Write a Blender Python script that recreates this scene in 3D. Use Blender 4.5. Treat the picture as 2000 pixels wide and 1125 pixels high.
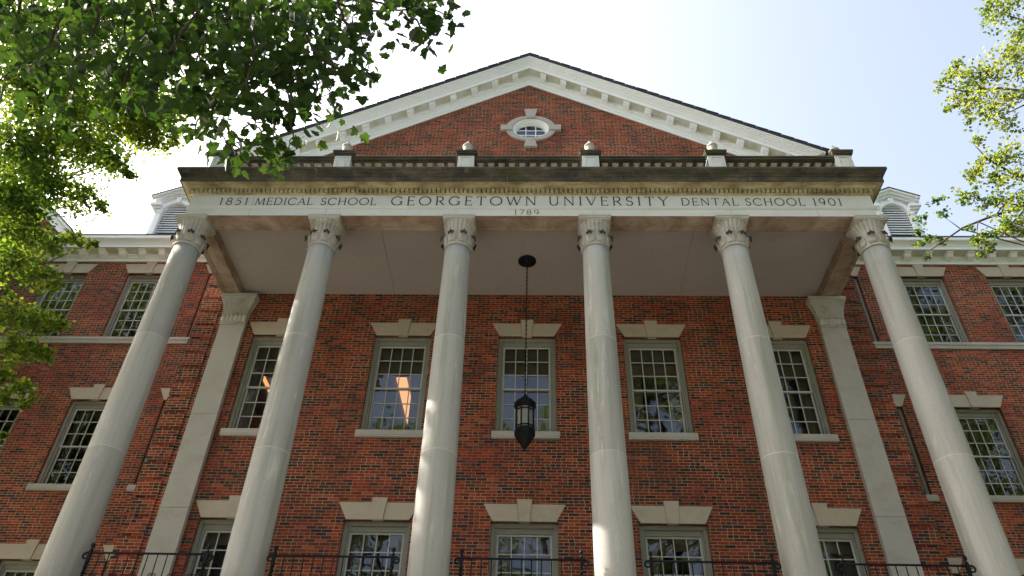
import bpy, bmesh, math, random
from mathutils import Vector, Matrix
from mathutils.geometry import tessellate_polygon
R_ = math.radians
random.seed(7)
sc = bpy.context.scene
for o in list(bpy.data.objects): bpy.data.objects.remove(o)
COL = sc.collection

# ------------------------------------------------------------------ camera, sky, sun, exposure
GZ = -1.42                                    # ground level (camera eye 1.6 m above it)
CAM = Vector((0.18629, -11.26351, 0.17993))
yaw, pitch, roll = -0.03961595, 0.69659306, 0.03000946
F_PX = 1523.628
def cam_axes():
    cy, sy, cp, sp = math.cos(yaw), math.sin(yaw), math.cos(pitch), math.sin(pitch)
    f = Vector((sy*cp, cy*cp, sp)); r = Vector((cy, -sy, 0)); u = r.cross(f)
    c, s = math.cos(roll), math.sin(roll)
    return c*r + s*u, -s*r + c*u, f
AX_R, AX_U, AX_F = cam_axes()
cd = bpy.data.cameras.new('camera'); cam = bpy.data.objects.new('camera', cd); COL.objects.link(cam)
cd.sensor_width = 36; cd.lens = F_PX/2000*36; cd.clip_start = .05; cd.clip_end = 3000
m = Matrix((AX_R, AX_U, -AX_F)).transposed().to_4x4(); m.translation = CAM
cam.matrix_world = m
sc.camera = cam
SUN_EL, SUN_AZ = R_(37.6), R_(-76)          # azimuth from +y (towards the facade) clockwise: sun on the left, about 14 degrees behind the facade plane
w = bpy.data.worlds.new("World"); sc.world = w; w.use_nodes = True
nt = w.node_tree; bg = nt.nodes['Background']; sky = nt.nodes.new('ShaderNodeTexSky')
sky.sky_type = 'NISHITA'; sky.sun_disc = False; sky.sun_elevation = SUN_EL; sky.sun_rotation = SUN_AZ
sky.air_density = 1.0; sky.dust_density = 9.0; sky.ozone_density = 1.0; sky.altitude = 50
hs = nt.nodes.new('ShaderNodeHueSaturation'); hs.inputs['Saturation'].default_value = .72; nt.links.new(sky.outputs[0], hs.inputs['Color']); nt.links.new(hs.outputs[0], bg.inputs[0])
bg.inputs[1].default_value = 0.15   # hazy summer sky
ld = bpy.data.lights.new('sun', 'SUN'); ld.energy = 4.0; ld.angle = R_(.55); ld.color = (1, .93, .82)
sun = bpy.data.objects.new('sun', ld); COL.objects.link(sun)
sdir = Vector((math.sin(SUN_AZ)*math.cos(SUN_EL), math.cos(SUN_AZ)*math.cos(SUN_EL), math.sin(SUN_EL)))
sun.rotation_euler = (-sdir).to_track_quat('-Z', 'Y').to_euler()
vs = sc.view_settings; vs.view_transform = 'Standard'; vs.look = 'None'; vs.exposure = 1.86; vs.gamma = 1

# ------------------------------------------------------------------ node helpers and materials
class NT:
    def __init__(s, name):
        s.mat = bpy.data.materials.new(name); s.mat.use_nodes = True
        s.t = s.mat.node_tree; s.n = s.t.nodes; s.l = s.t.links
        s.b = s.n['Principled BSDF']; s.out = s.n['Material Output']
    def new(s, ty, **k):
        n = s.n.new(ty)
        for a, v in k.items(): setattr(n, a, v)
        return n
    def put(s, sock, v):
        if isinstance(v, bpy.types.NodeSocket): s.l.new(v, sock)
        elif v is not None: sock.default_value = v
    def m(s, op, a, b=None, c=None):
        n = s.new('ShaderNodeMath', operation=op)
        s.put(n.inputs[0], a); s.put(n.inputs[1], b); s.put(n.inputs[2], c)
        return n.outputs[0]
    def mix(s, f, a, b, blend='MIX'):
        n = s.new('ShaderNodeMix', data_type='RGBA', blend_type=blend)
        s.put(n.inputs[0], f); s.put(n.inputs[6], a if isinstance(a, bpy.types.NodeSocket) else (*a, 1)); s.put(n.inputs[7], b if isinstance(b, bpy.types.NodeSocket) else (*b, 1))
        return n.outputs[2]
    def noise(s, vec, scale, detail=3, rough=.55, dist=0, dim='3D'):
        n = s.new('ShaderNodeTexNoise', noise_dimensions=dim)
        if vec is not None: s.l.new(vec, n.inputs['Vector'])
        n.inputs['Scale'].default_value = scale; n.inputs['Detail'].default_value = detail
        n.inputs['Roughness'].default_value = rough; n.inputs['Distortion'].default_value = dist
        return n.outputs[0]
    def ramp(s, f, pts, interp='LINEAR'):
        n = s.new('ShaderNodeValToRGB'); s.l.new(f, n.inputs[0]); cr = n.color_ramp; cr.interpolation = interp
        while len(cr.elements) < len(pts): cr.elements.new(.5)
        for e, (p, c) in zip(cr.elements, pts):
            e.position = p; e.color = (*c, 1) if len(c) == 3 else c
        return n.outputs[0]
    def rampf(s, f, a, b, lo=0, hi=1):
        n = s.new('ShaderNodeMapRange'); n.clamp = True
        s.put(n.inputs[0], f); n.inputs[1].default_value = a; n.inputs[2].default_value = b
        n.inputs[3].default_value = lo; n.inputs[4].default_value = hi
        return n.outputs[0]
    def pos(s): return s.new('ShaderNodeNewGeometry').outputs['Position']
    def nrm(s): return s.new('ShaderNodeNewGeometry').outputs['True Normal']
    def scalev(s, v, sc3, off=None):
        n = s.new('ShaderNodeMapping'); s.l.new(v, n.inputs[0]); n.inputs[3].default_value = sc3
        if off is not None: s.put(n.inputs[1], off)
        return n.outputs[0]
    def bump(s, h, strength=.5, dist=.01):
        n = s.new('ShaderNodeBump'); s.l.new(h, n.inputs['Height']); n.inputs['Strength'].default_value = strength
        n.inputs['Distance'].default_value = dist; s.l.new(n.outputs[0], s.b.inputs['Normal'])
    def base(s, c, rough=.7, spec=.4):
        s.put(s.b.inputs['Base Color'], c if isinstance(c, bpy.types.NodeSocket) else (*c, 1)); s.put(s.b.inputs['Roughness'], rough)
        s.b.inputs['Specular IOR Level'].default_value = spec

def mat_brick(name, dark=1.0):
    N = NT(name); BH, BL, MO = .0617, .204, .0105
    p = N.new('ShaderNodeSeparateXYZ'); N.l.new(N.pos(), p.inputs[0])
    q = N.new('ShaderNodeSeparateXYZ'); N.l.new(N.nrm(), q.inputs[0])
    side = N.m('GREATER_THAN', N.m('ABSOLUTE', q.outputs[0]), .7)
    flat = N.m('GREATER_THAN', N.m('ABSOLUTE', q.outputs[2]), .7)
    u = N.m('ADD', N.m('MULTIPLY', p.outputs[0], N.m('SUBTRACT', 1, side)), N.m('MULTIPLY', p.outputs[1], side))
    # slight hand-laid waviness
    wob = N.noise(N.pos(), 2.3, 2)
    z = N.m('ADD', p.outputs[2], N.m('MULTIPLY', N.m('SUBTRACT', wob, .5), .008))
    z = N.m('ADD', z, N.m('MULTIPLY', flat, p.outputs[1]))
    zr = N.m('DIVIDE', z, BH); row = N.m('FLOOR', zr); fz = N.m('SUBTRACT', zr, row)
    jit = N.new('ShaderNodeTexWhiteNoise', noise_dimensions='1D'); N.l.new(row, jit.inputs['W'])
    odd = N.m('MULTIPLY', N.m('MODULO', N.m('ADD', row, 1000), 2), .5)
    ur = N.m('ADD', N.m('DIVIDE', u, BL), N.m('ADD', odd, N.m('MULTIPLY', jit.outputs[0], .16)))
    ur = N.m('ADD', ur, 200)
    col = N.m('FLOOR', ur); fu = N.m('SUBTRACT', ur, col)
    def wn(a, b, w=0):
        c = N.new('ShaderNodeCombineXYZ'); N.put(c.inputs[0], a); N.put(c.inputs[1], b); c.inputs[2].default_value = w
        n = N.new('ShaderNodeTexWhiteNoise', noise_dimensions='3D'); N.l.new(c.outputs[0], n.inputs['Vector']); return n.outputs[0]
    split = N.m('LESS_THAN', wn(col, row, 3.1), .22)
    f2 = N.m('MULTIPLY', fu, 2); half = N.m('FLOOR', f2); fh = N.m('SUBTRACT', f2, half)
    idc = N.m('ADD', col, N.m('MULTIPLY', N.m('MULTIPLY', half, split), .5))
    fx = N.m('ADD', N.m('MULTIPLY', fu, N.m('SUBTRACT', 1, split)), N.m('MULTIPLY', fh, split))
    wlen = N.m('MULTIPLY', N.m('SUBTRACT', 1, N.m('MULTIPLY', split, .5)), BL)
    dx = N.m('MULTIPLY', N.m('MINIMUM', fx, N.m('SUBTRACT', 1, fx)), wlen)
    dz = N.m('MULTIPLY', N.m('MINIMUM', fz, N.m('SUBTRACT', 1, fz)), BH)
    d = N.m('MINIMUM', dx, dz)
    rag = N.m('MULTIPLY', N.m('SUBTRACT', N.noise(N.pos(), 60, 2), .5), .005)
    brick = N.rampf(N.m('ADD', d, rag), MO*.5-.001, MO*.5+.0015)
    rnd = wn(idc, row, 0); rnd2 = wn(idc, row, 7.7)
    patch = N.m('MULTIPLY', N.m('SUBTRACT', N.noise(N.pos(), .55, 2), .5), .22)
    # headers are more often the burnt dark ones
    rr = N.m('ADD', N.m('ADD', rnd, patch), N.m('MULTIPLY', split, -.10))
    cr = N.ramp(rr, [(0, (.034*dark, .022*dark, .026*dark)), (.07, (.048*dark, .028*dark, .034*dark)), (.14, (.090, .034, .032)), (.23, (.16, .030, .019)),
                     (.42, (.215, .032, .017)), (.6, (.262, .038, .018)), (.8, (.31, .050, .022)), (.93, (.345, .078, .040))], 'CONSTANT')
    grain = N.noise(N.pos(), 90, 3, .6)
    val = N.m('ADD', N.m('MULTIPLY', rnd2, .35), N.m('ADD', .62, N.m('MULTIPLY', grain, .40)))
    val = N.m('MULTIPLY', N.m('MULTIPLY', val, .85), N.rampf(N.noise(N.pos(), .33, 3), .3, .7, .78, 1.14)); vv = N.new('ShaderNodeCombineXYZ')
    for i in range(3): N.l.new(val, vv.inputs[i])
    cb = N.mix(1, cr, vv.outputs[0], 'MULTIPLY')
    mort = N.mix(N.noise(N.pos(), 5, 4), (.34, .215, .105), (.48, .345, .205))
    mort = N.mix(N.rampf(N.noise(N.pos(), .9, 3), .42, .62), mort, (.22, .15, .09))
    c = N.mix(brick, mort, cb)
    # dirt streaks and pale bloom
    st = N.noise(N.scalev(N.pos(), (1.6, 1.6, .22)), 1.0, 4, .6)
    c = N.mix(N.rampf(st, .52, .75, 0, .45), c, (.06, .036, .024))
    bl = N.noise(N.pos(), 1.7, 5, .65)
    c = N.mix(N.rampf(bl, .66, .80, 0, .28), c, (.42, .33, .27))
    N.base(c, .85, .25)
    h = N.m('ADD', N.m('MULTIPLY', brick, .8), N.m('MULTIPLY', grain, .25))
    N.bump(h, .7, .008)
    return N.mat
def mat_stone(name, a, b, stain=None, amt=0., streak=False, grain=.10, rough=.8):
    N = NT(name); P = N.pos()
    g = N.noise(P, 130, 2, .7); n1 = N.noise(P, 1.4, 5, .6); n2 = N.noise(P, 14, 4, .6)
    c = N.mix(n1, a, b)
    k = N.m('ADD', .74-grain, N.m('MULTIPLY', N.m('ADD', g, n2), grain))
    vv = N.new('ShaderNodeCombineXYZ')
    for i in range(3): N.l.new(k, vv.inputs[i])
    c = N.mix(1, c, vv.outputs[0], 'MULTIPLY')
    if stain:
        oi = N.new('ShaderNodeObjectInfo'); of = N.new('ShaderNodeCombineXYZ')
        N.l.new(N.m('MULTIPLY', oi.outputs['Random'], 37), of.inputs[0]); N.l.new(N.m('MULTIPLY', oi.outputs['Random'], 11), of.inputs[1])
        s = N.noise(N.scalev(P, (3.2, 3.2, .28) if streak else (2.2, 2.2, 3.5), of.outputs[0]), 1.0, 6, .65)
        c = N.mix(N.rampf(s, .50, .72, 0, amt), c, stain)
    N.base(c, rough, .3)
    N.bump(N.m('ADD', N.m('MULTIPLY', g, .5), n2), .25, .006)
    return N.mat
def mat_column():
    N = NT('column_limestone'); P = N.pos()
    oi = N.new('ShaderNodeObjectInfo'); of = N.new('ShaderNodeCombineXYZ'); rd = oi.outputs['Random']
    N.l.new(N.m('MULTIPLY', rd, 53), of.inputs[0]); N.l.new(N.m('MULTIPLY', rd, 17), of.inputs[2])
    g = N.noise(P, 95, 3, .7); n1 = N.noise(N.scalev(P, (1, 1, .6), of.outputs[0]), 1.2, 5, .6)
    c = N.mix(n1, (.41, .40, .375), (.51, .50, .47))
    sep = N.new('ShaderNodeSeparateXYZ'); N.l.new(P, sep.inputs[0])
    # each drum is a slightly different block
    drum = N.m('ADD', N.m('GREATER_THAN', sep.outputs[2], 6.085), N.m('GREATER_THAN', sep.outputs[2], 8.326))
    wn = N.new('ShaderNodeTexWhiteNoise', noise_dimensions='2D'); cx = N.new('ShaderNodeCombineXYZ'); N.l.new(drum, cx.inputs[0]); N.l.new(N.m('MULTIPLY', rd, 91), cx.inputs[1]); N.l.new(cx.outputs[0], wn.inputs['Vector'])
    k = N.m('ADD', N.m('ADD', .42, N.m('MULTIPLY', wn.outputs[0], .14)), N.m('MULTIPLY', g, .62))
    vv = N.new('ShaderNodeCombineXYZ')
    for i in range(3): N.l.new(k, vv.inputs[i])
    c = N.mix(1, c, vv.outputs[0], 'MULTIPLY')
    s1 = N.noise(N.scalev(P, (5, 5, .25), of.outputs[0]), 1.0, 5, .6)
    c = N.mix(N.rampf(s1, .46, .72, 0, .72), c, (.19, .205, .145))
    s2 = N.noise(N.scalev(P, (7, 7, .9), of.outputs[0]), 1.3, 5, .7)
    c = N.mix(N.rampf(s2, .58, .70, 0, .55), c, (.58, .57, .53))
    sp = N.noise(P, 38, 2, .8)
    c = N.mix(N.rampf(sp, .64, .74, 0, .35), c, (.22, .21, .18))
    N.base(c, .85, .25); N.bump(N.m('ADD', g, N.m('MULTIPLY', sp, .6)), .3, .006)
    return N.mat
def mat_simple(name, col, rough=.6, spec=.4, var=.12, metal=0, vscale=6):
    N = NT(name); n = N.noise(N.pos(), vscale, 4)
    lo = tuple(x*(1-var) for x in col); hi = tuple(min(1, x*(1+var)) for x in col)
    N.base(N.mix(n, lo, hi), rough, spec); N.b.inputs['Metallic'].default_value = metal
    return N.mat
def mat_white(name='white_painted_wood'):
    N = NT(name); P = N.pos(); n = N.noise(P, 3, 5, .6)
    c = N.mix(n, (.77, .80, .83), (.84, .865, .885))
    d = N.noise(N.scalev(P, (2.2, 2.2, 5)), 1.4, 6, .68)
    c = N.mix(N.rampf(d, .60, .78, 0, .45), c, (.46, .45, .33))
    N.base(c, .5, .4); N.bump(n, .08, .004); return N.mat
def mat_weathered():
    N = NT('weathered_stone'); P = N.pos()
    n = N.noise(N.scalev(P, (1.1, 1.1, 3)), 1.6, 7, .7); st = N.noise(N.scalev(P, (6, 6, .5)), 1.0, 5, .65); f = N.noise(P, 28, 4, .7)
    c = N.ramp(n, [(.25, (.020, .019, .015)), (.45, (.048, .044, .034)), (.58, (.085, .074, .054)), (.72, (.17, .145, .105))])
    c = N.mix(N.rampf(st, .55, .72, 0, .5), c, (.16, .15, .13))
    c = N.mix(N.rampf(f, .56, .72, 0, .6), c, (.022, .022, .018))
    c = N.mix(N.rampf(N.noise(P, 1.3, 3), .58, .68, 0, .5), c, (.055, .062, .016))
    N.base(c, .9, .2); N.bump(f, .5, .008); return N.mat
def mat_bed():
    N = NT('stained_ochre_stone'); P = N.pos()
    n = N.noise(N.scalev(P, (1.3, 1.3, 4)), 1.7, 7, .7); f = N.noise(P, 24, 4, .7)
    c = N.ramp(n, [(.28, (.13, .105, .06)), (.45, (.28, .235, .13)), (.6, (.42, .37, .23)), (.75, (.52, .48, .36))])
    c = N.mix(N.rampf(f, .55, .72, 0, .45), c, (.10, .078, .035))
    N.base(c, .88, .2); N.bump(f, .4, .006); return N.mat
def mat_beam():
    N = NT('stained_beam_stone'); P = N.pos()
    n = N.noise(P, 1.5, 7, .7, .6); f = N.noise(P, 20, 5, .7)
    c = N.ramp(n, [(.28, (.13, .085, .05)), (.46, (.26, .19, .135)), (.6, (.36, .285, .225)), (.75, (.43, .36, .30))])
    c = N.mix(N.rampf(f, .55, .75, 0, .5), c, (.13, .095, .055))
    N.base(c, .88, .2); N.bump(f, .35, .006); return N.mat
def mat_soffit():
    N = NT('porch_plaster'); P = N.pos(); n = N.noise(P, .7, 4, .6); f = N.noise(P, 7, 6, .75); s = N.noise(P, 60, 2)
    c = N.mix(n, (.285, .250, .230), (.36, .318, .292))
    c = N.mix(N.rampf(f, .55, .72, 0, .5), c, (.21, .17, .14))
    c = N.mix(N.rampf(s, .66, .74, 0, .5), c, (.22, .18, .15))
    N.base(c, .9, .2); N.bump(s, .3, .004); return N.mat
def mat_glass():
    N = NT('window_glass'); N.n.remove(N.b)
    fr = N.new('ShaderNodeFresnel'); fr.inputs[0].default_value = 1.5
    wv = N.noise(N.pos(), 2.2, 1, .5)
    bp = N.new('ShaderNodeBump'); N.l.new(wv, bp.inputs['Height']); bp.inputs['Strength'].default_value = .35; bp.inputs['Distance'].default_value = .012
    gl = N.new('ShaderNodeBsdfGlossy'); gl.inputs['Roughness'].default_value = .0; gl.inputs[0].default_value = (.80, .88, 1, 1)
    N.l.new(bp.outputs[0], gl.inputs['Normal'])
    tr = N.new('ShaderNodeBsdfTransparent'); tr.inputs[0].default_value = (.82, .86, .84, 1)
    mx = N.new('ShaderNodeMixShader'); N.l.new(N.m('MINIMUM', N.m('MULTIPLY', fr.outputs[0], 1.9), 1), mx.inputs[0])
    N.l.new(tr.outputs[0], mx.inputs[1]); N.l.new(gl.outputs[0], mx.inputs[2]); N.l.new(mx.outputs[0], N.out.inputs[0])
    return N.mat
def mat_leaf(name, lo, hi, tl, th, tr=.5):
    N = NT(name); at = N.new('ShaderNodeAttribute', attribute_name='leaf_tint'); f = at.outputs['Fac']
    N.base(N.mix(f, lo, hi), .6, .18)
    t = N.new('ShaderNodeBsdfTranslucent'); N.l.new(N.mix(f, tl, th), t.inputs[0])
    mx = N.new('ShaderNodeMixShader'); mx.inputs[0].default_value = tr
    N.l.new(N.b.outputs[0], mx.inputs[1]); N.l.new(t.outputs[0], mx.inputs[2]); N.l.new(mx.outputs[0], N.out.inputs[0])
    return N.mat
def mat_bark():
    N = NT('bark'); n = N.noise(N.scalev(N.pos(), (6, 6, 1.2)), 2, 5, .7)
    N.base(N.mix(n, (.018, .015, .012), (.075, .062, .05)), .9, .2); N.bump(n, .6, .02); return N.mat
def mat_lawn():
    N = NT('lawn'); n = N.noise(N.pos(), .35, 5); f = N.noise(N.pos(), 40, 3)
    c = N.mix(n, (.035, .065, .016), (.075, .11, .03)); c = N.mix(N.rampf(f, .4, .7, 0, .6), c, (.03, .05, .014)); N.base(c, .9, .2); N.bump(f, .6, .03); return N.mat

M = dict(
 brick=mat_brick('red_brick'), quoin=mat_brick('quoin_brick', .9),
 stone=mat_stone('limestone', (.47, .445, .40), (.57, .54, .49), (.25, .22, .16), .35),
 lint=mat_stone('lintel_limestone', (.50, .425, .33), (.62, .54, .43), (.24, .20, .14), .30),
 frieze=mat_stone('frieze_limestone', (.66, .69, .67), (.80, .82, .80), (.46, .48, .44), .5),
 column=mat_column(), mortar=mat_simple('mortar_joint', (.46, .45, .42), .8),
 cap=mat_stone('capital_limestone', (.47, .455, .41), (.60, .58, .53), (.20, .17, .10), .65),
 white=mat_white(), weather=mat_weathered(), bed=mat_bed(), beam=mat_beam(), soffit=mat_soffit(),
 glass=mat_glass(), frame=mat_simple('olive_grey_window_paint', (.215, .215, .175), .5), sash=mat_simple('pale_sash_paint', (.40, .40, .37), .5),
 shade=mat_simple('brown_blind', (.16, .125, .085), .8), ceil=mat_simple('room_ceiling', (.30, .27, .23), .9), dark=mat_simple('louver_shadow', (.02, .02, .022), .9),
 iron=mat_simple('black_iron', (.004, .005, .008), .55, .18, .3, 0, 30), slate=mat_simple('dark_slate', (.045, .045, .055), .7, .3, .4, 0, 9),
 lens=mat_simple('frosted_glass', (.20, .20, .175), .25, .5, .15), letter=mat_simple('incised_lettering', (.060, .042, .026), .9, .2, .45, 0, 11),
 tip_shade=mat_simple('dark_tip_shade_stain', (.05, .046, .034), .9, .2, .5, 0, 25), joint=mat_simple('joint_line', (.20, .20, .17), .9), metal=mat_simple('flashing_metal', (.5, .53, .56), .4, .5), bark=mat_bark(), lawn=mat_lawn(),
 pave=mat_stone('paving', (.30, .28, .25), (.40, .38, .34)),
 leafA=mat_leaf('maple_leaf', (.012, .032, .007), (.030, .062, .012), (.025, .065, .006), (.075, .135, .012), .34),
 leafB=mat_leaf('oak_leaf', (.016, .042, .007), (.060, .11, .014), (.06, .15, .012), (.32, .40, .03), .5),
 leafC=mat_leaf('elm_leaf', (.030, .070, .020), (.13, .165, .030), (.08, .18, .025), (.40, .43, .05), .45),
)

def mat_lamp():
    N = NT('warm_lamp'); N.base((.8, .6, .4), .5); N.b.inputs['Emission Color'].default_value = (1, .42, .15, 1); N.b.inputs['Emission Strength'].default_value = .40; return N.mat
M['lamp'] = mat_lamp()

def mat_shade_stain():  # grey shade between the brackets painted in, together with yellow stain
    N = NT('shaded_stained_white_wood'); P = N.pos(); d = N.noise(N.scalev(P, (1.6, 1.6, 2.4)), 1.8, 6, .65)
    N.base(N.mix(N.rampf(d, .38, .62), (.58, .60, .60), (.46, .45, .29)), .6, .3); return N.mat
M['shade_stain'] = mat_shade_stain()

# ------------------------------------------------------------------ mesh helpers
def box(bm, x0, x1, y0, y1, z0, z1, mi=0):
    v = [bm.verts.new((x, y, z)) for z in (z0, z1) for y in (y0, y1) for x in (x0, x1)]
    for f in ((0, 2, 3, 1), (4, 5, 7, 6), (0, 1, 5, 4), (2, 6, 7, 3), (0, 4, 6, 2), (1, 3, 7, 5)):
        bm.faces.new([v[i] for i in f]).material_index = mi
def prism_xz(bm, pts, y0, y1, mi=0):
    a = [bm.verts.new((x, y0, z)) for x, z in pts]; b = [bm.verts.new((x, y1, z)) for x, z in pts]
    n = len(pts); bm.faces.new(a).material_index = mi; bm.faces.new(b[::-1]).material_index = mi
    for i in range(n): bm.faces.new((a[(i+1) % n], a[i], b[i], b[(i+1) % n])).material_index = mi
def prism_yz(bm, pts, x0, x1, mi=0):
    a = [bm.verts.new((x0, y, z)) for y, z in pts]; b = [bm.verts.new((x1, y, z)) for y, z in pts]
    n = len(pts); bm.faces.new(a).material_index = mi; bm.faces.new(b[::-1]).material_index = mi
    for i in range(n): bm.faces.new((a[(i+1) % n], a[i], b[i], b[(i+1) % n])).material_index = mi
def lathe(bm, prof, c=(0, 0, 0), seg=24, mi=0, mis=None, smooth=True, phase=0):
    rings = []
    for r, z in prof:
        rings.append([bm.verts.new((c[0]+r*math.cos(2*math.pi*(k+phase)/seg), c[1]+r*math.sin(2*math.pi*(k+phase)/seg), c[2]+z)) for k in range(seg)])
    for i in range(len(rings)-1):
        for k in range(seg):
            f = bm.faces.new((rings[i][k], rings[i][(k+1) % seg], rings[i+1][(k+1) % seg], rings[i+1][k]))
            f.smooth = smooth; f.material_index = mis[i] if mis else mi
    for r in (rings[0][::-1], rings[-1]): bm.faces.new(r).material_index = mi
def tube(bm, pts, rad, seg=6, mi=0, cap=True):
    pts = [Vector(p) for p in pts]; n = len(pts)
    rr = rad if isinstance(rad, (list, tuple)) else [rad]*n
    prev = None; up = Vector((0, 0, 1))
    for i, p in enumerate(pts):
        d = (pts[min(i+1, n-1)]-pts[max(i-1, 0)]).normalized()
        if i == 0:
            a = d.cross(up if abs(d.z) < .9 else Vector((1, 0, 0))).normalized()
        else:
            a = (a - d*a.dot(d)).normalized()
        b = d.cross(a)
        ring = [bm.verts.new(p + rr[i]*(math.cos(2*math.pi*k/seg)*a + math.sin(2*math.pi*k/seg)*b)) for k in range(seg)]
        if prev:
            for k in range(seg):
                f = bm.faces.new((prev[k], prev[(k+1) % seg], ring[(k+1) % seg], ring[k])); f.smooth = True; f.material_index = mi
        elif cap: bm.faces.new(ring[::-1]).material_index = mi
        prev = ring
    if cap: bm.faces.new(prev).material_index = mi
def sweep_u(bm, prof, hx, fy, by, mi=0, mis=None):
    """profile (outward d, z) swept round left side, front and right side of a porch: half width hx, front plane fy, back plane by"""
    rows = []
    for d, z in prof:
        rows.append([bm.verts.new(p) for p in ((-hx-d, by, z), (-hx-d, fy-d, z), (hx+d, fy-d, z), (hx+d, by, z))])
    for i in range(len(rows)-1):
        for k in range(3):
            bm.faces.new((rows[i][k], rows[i][k+1], rows[i+1][k+1], rows[i+1][k])).material_index = mis[i] if mis else mi
def mesh(name, bm, mats, recalc=True):
    if recalc: bmesh.ops.recalc_face_normals(bm, faces=bm.faces[:])
    me = bpy.data.meshes.new(name); bm.to_mesh(me); bm.free()
    for mm in (mats if isinstance(mats, (list, tuple)) else [mats]): me.materials.append(mm)
    return me
def wloc(o):
    v = Vector((0, 0, 0))
    while o: v += o.location; o = o.parent
    return v
def obj(name, bm, mats, parent=None, loc=(0, 0, 0), bevel=0):
    o = bpy.data.objects.new(name, bm if isinstance(bm, bpy.types.Mesh) else mesh(name, bm, mats)); COL.objects.link(o)
    if parent: o.parent = parent
    o.location = Vector(loc) - (wloc(parent) if parent else Vector((0, 0, 0)))
    if bevel:
        b = o.modifiers.new('bevel', 'BEVEL'); b.width = bevel; b.segments = 2; b.limit_method = 'ANGLE'; b.angle_limit = R_(40)
    return o
def thing(name, label, cat, loc=(0, 0, 0), group=None):
    o = bpy.data.objects.new(name, None); COL.objects.link(o); o.location = loc; o.empty_display_size = .3
    o['label'] = label; o['category'] = cat
    if group: o['group'] = group
    return o
def copy_tree(o, parent, loc=None):
    c = o.copy(); COL.objects.link(c); c.parent = parent
    if loc is not None: c.location = Vector(loc) - (wloc(parent) if parent else Vector((0, 0, 0)))
    for ch in o.children: copy_tree(ch, c)
    return c
B = bmesh.new

# ------------------------------------------------------------------ levels measured from the picture
S, D, W = 2.7, 2.406, 5.15
HX = 6.90                                    # half width of the frieze
FY = -.28                                    # frieze plane
COLX = [(-2.5+i)*S for i in range(6)]
XC = 7.38                                    # main block corner
WX = 17.5                                    # outer end of the wings
FLOOR = 3.45

# ------------------------------------------------------------------ ground
bm = B(); bm.faces.new([bm.verts.new(p) for p in ((-400, -400, GZ), (400, -400, GZ), (400, 400, GZ), (-400, 400, GZ))])
g = obj('ground', bm, M['lawn']); g['kind'] = 'structure'
bm = B(); bm.faces.new([bm.verts.new(p) for p in ((-34, -40, GZ+.006), (34, -40, GZ+.006), (34, -.9, GZ+.006), (-34, -.9, GZ+.006))])  # unseen grey paving, added so less green bounces onto the facade
g = obj('forecourt', bm, M['pave']); g['kind'] = 'structure'

# ------------------------------------------------------------------ the building
BLD = thing('university_building', 'red brick university building with white pediment and six column stone portico', 'building', (0, D, GZ))

def wall_holes(bm, x0, x1, z0, z1, y, holes, th=.32, rev=.20):
    xs = sorted({x0, x1, *[h[0] for h in holes], *[h[1] for h in holes]}); zs = sorted({z0, z1, *[h[2] for h in holes], *[h[3] for h in holes]})
    xs = [x for x in xs if x0 <= x <= x1]; zs = [z for z in zs if z0 <= z <= z1]
    def hole(a, b): return any(h[0] < a < h[1] and h[2] < b < h[3] for h in holes)
    for yy in (y, y+th):
        for i in range(len(xs)-1):
            for k in range(len(zs)-1):
                if hole((xs[i]+xs[i+1])/2, (zs[k]+zs[k+1])/2): continue
                bm.faces.new([bm.verts.new(p) for p in ((xs[i], yy, zs[k]), (xs[i+1], yy, zs[k]), (xs[i+1], yy, zs[k+1]), (xs[i], yy, zs[k+1]))])
    for a, b, c, d in holes:
        for p, q in (((a, c), (a, d)), ((a, d), (b, d)), ((b, d), (b, c)), ((b, c), (a, c))):
            bm.faces.new([bm.verts.new(v) for v in ((p[0], y, p[1]), (q[0], y, q[1]), (q[0], y+th, q[1]), (p[0], y+th, p[1]))])
HWIN = .62
ROWS_MAIN = [(7.89, 10.25), (3.75, 6.05)]
ROWS_WING = [(12.15, 14.39), (7.96, 10.245), (3.95, 6.235)]
WIN_X = [-2*S, -S, 0, S, 2*S]
WING_X = [8.42, 10.745, 13.07, 15.4]
holes = [(x-HWIN, x+HWIN, a, b) for x in WIN_X for a, b in ROWS_MAIN]
bm = B(); wall_holes(bm, -XC, XC, GZ, 15.9, D, holes)
obj('front_wall', bm, M['brick'], BLD)
for s in (-1, 1):
    hs = [(s*x-.59, s*x+.59, a, b) for x in WING_X for a, b in ROWS_WING]
    bm = B(); wall_holes(bm, min(s*XC, s*WX), max(s*XC, s*WX), GZ, 15.05, W, hs)
    obj('wing_wall', bm, M['brick'], BLD)
    bm = B(); box(bm, min(s*(XC-.3), s*XC), max(s*(XC-.3), s*XC), D+.33, 14.0, GZ, 15.9); obj('side_wall', bm, M['brick'], BLD)
    bm = B(); box(bm, min(s*WX, s*(WX+.3)), max(s*WX, s*(WX+.3)), W, 13.0, GZ, 15.05); obj('end_wall', bm, M['brick'], BLD)
    # brick quoins: bands of five courses with a sunk course between
    bm = B(); z = -1.3
    while z < 15.5:
        a, b = sorted((s*(XC+.022), s*(XC-.46)))
        box(bm, a, b, D-.024, D+.30, z, z+.0617*5); z += .0617*6
    obj('quoin', bm, M['quoin'], BLD)
bm = B(); box(bm, -WX, WX, 13.0, 13.3, GZ, 15.05); obj('back_wall', bm, M['brick'], BLD)
bm = B()
for z in (10.62, 6.62, 2.9, 14.85):
    box(bm, -XC+.32, XC-.32, D+.34, 12.9, z, z+.3)
    for s in (-1, 1): a, b = sorted((s*(XC+.02), s*(WX-.05))); box(bm, a, b, W+.34, 12.9, z, z+.3)
obj('floor_slab', bm, M['ceil'], BLD)
bm = B()
box(bm, -WX+.05, WX-.05, 8.3, 8.4, 3.3, 14.8)
obj('inner_wall', bm, M['ceil'], BLD)

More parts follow.
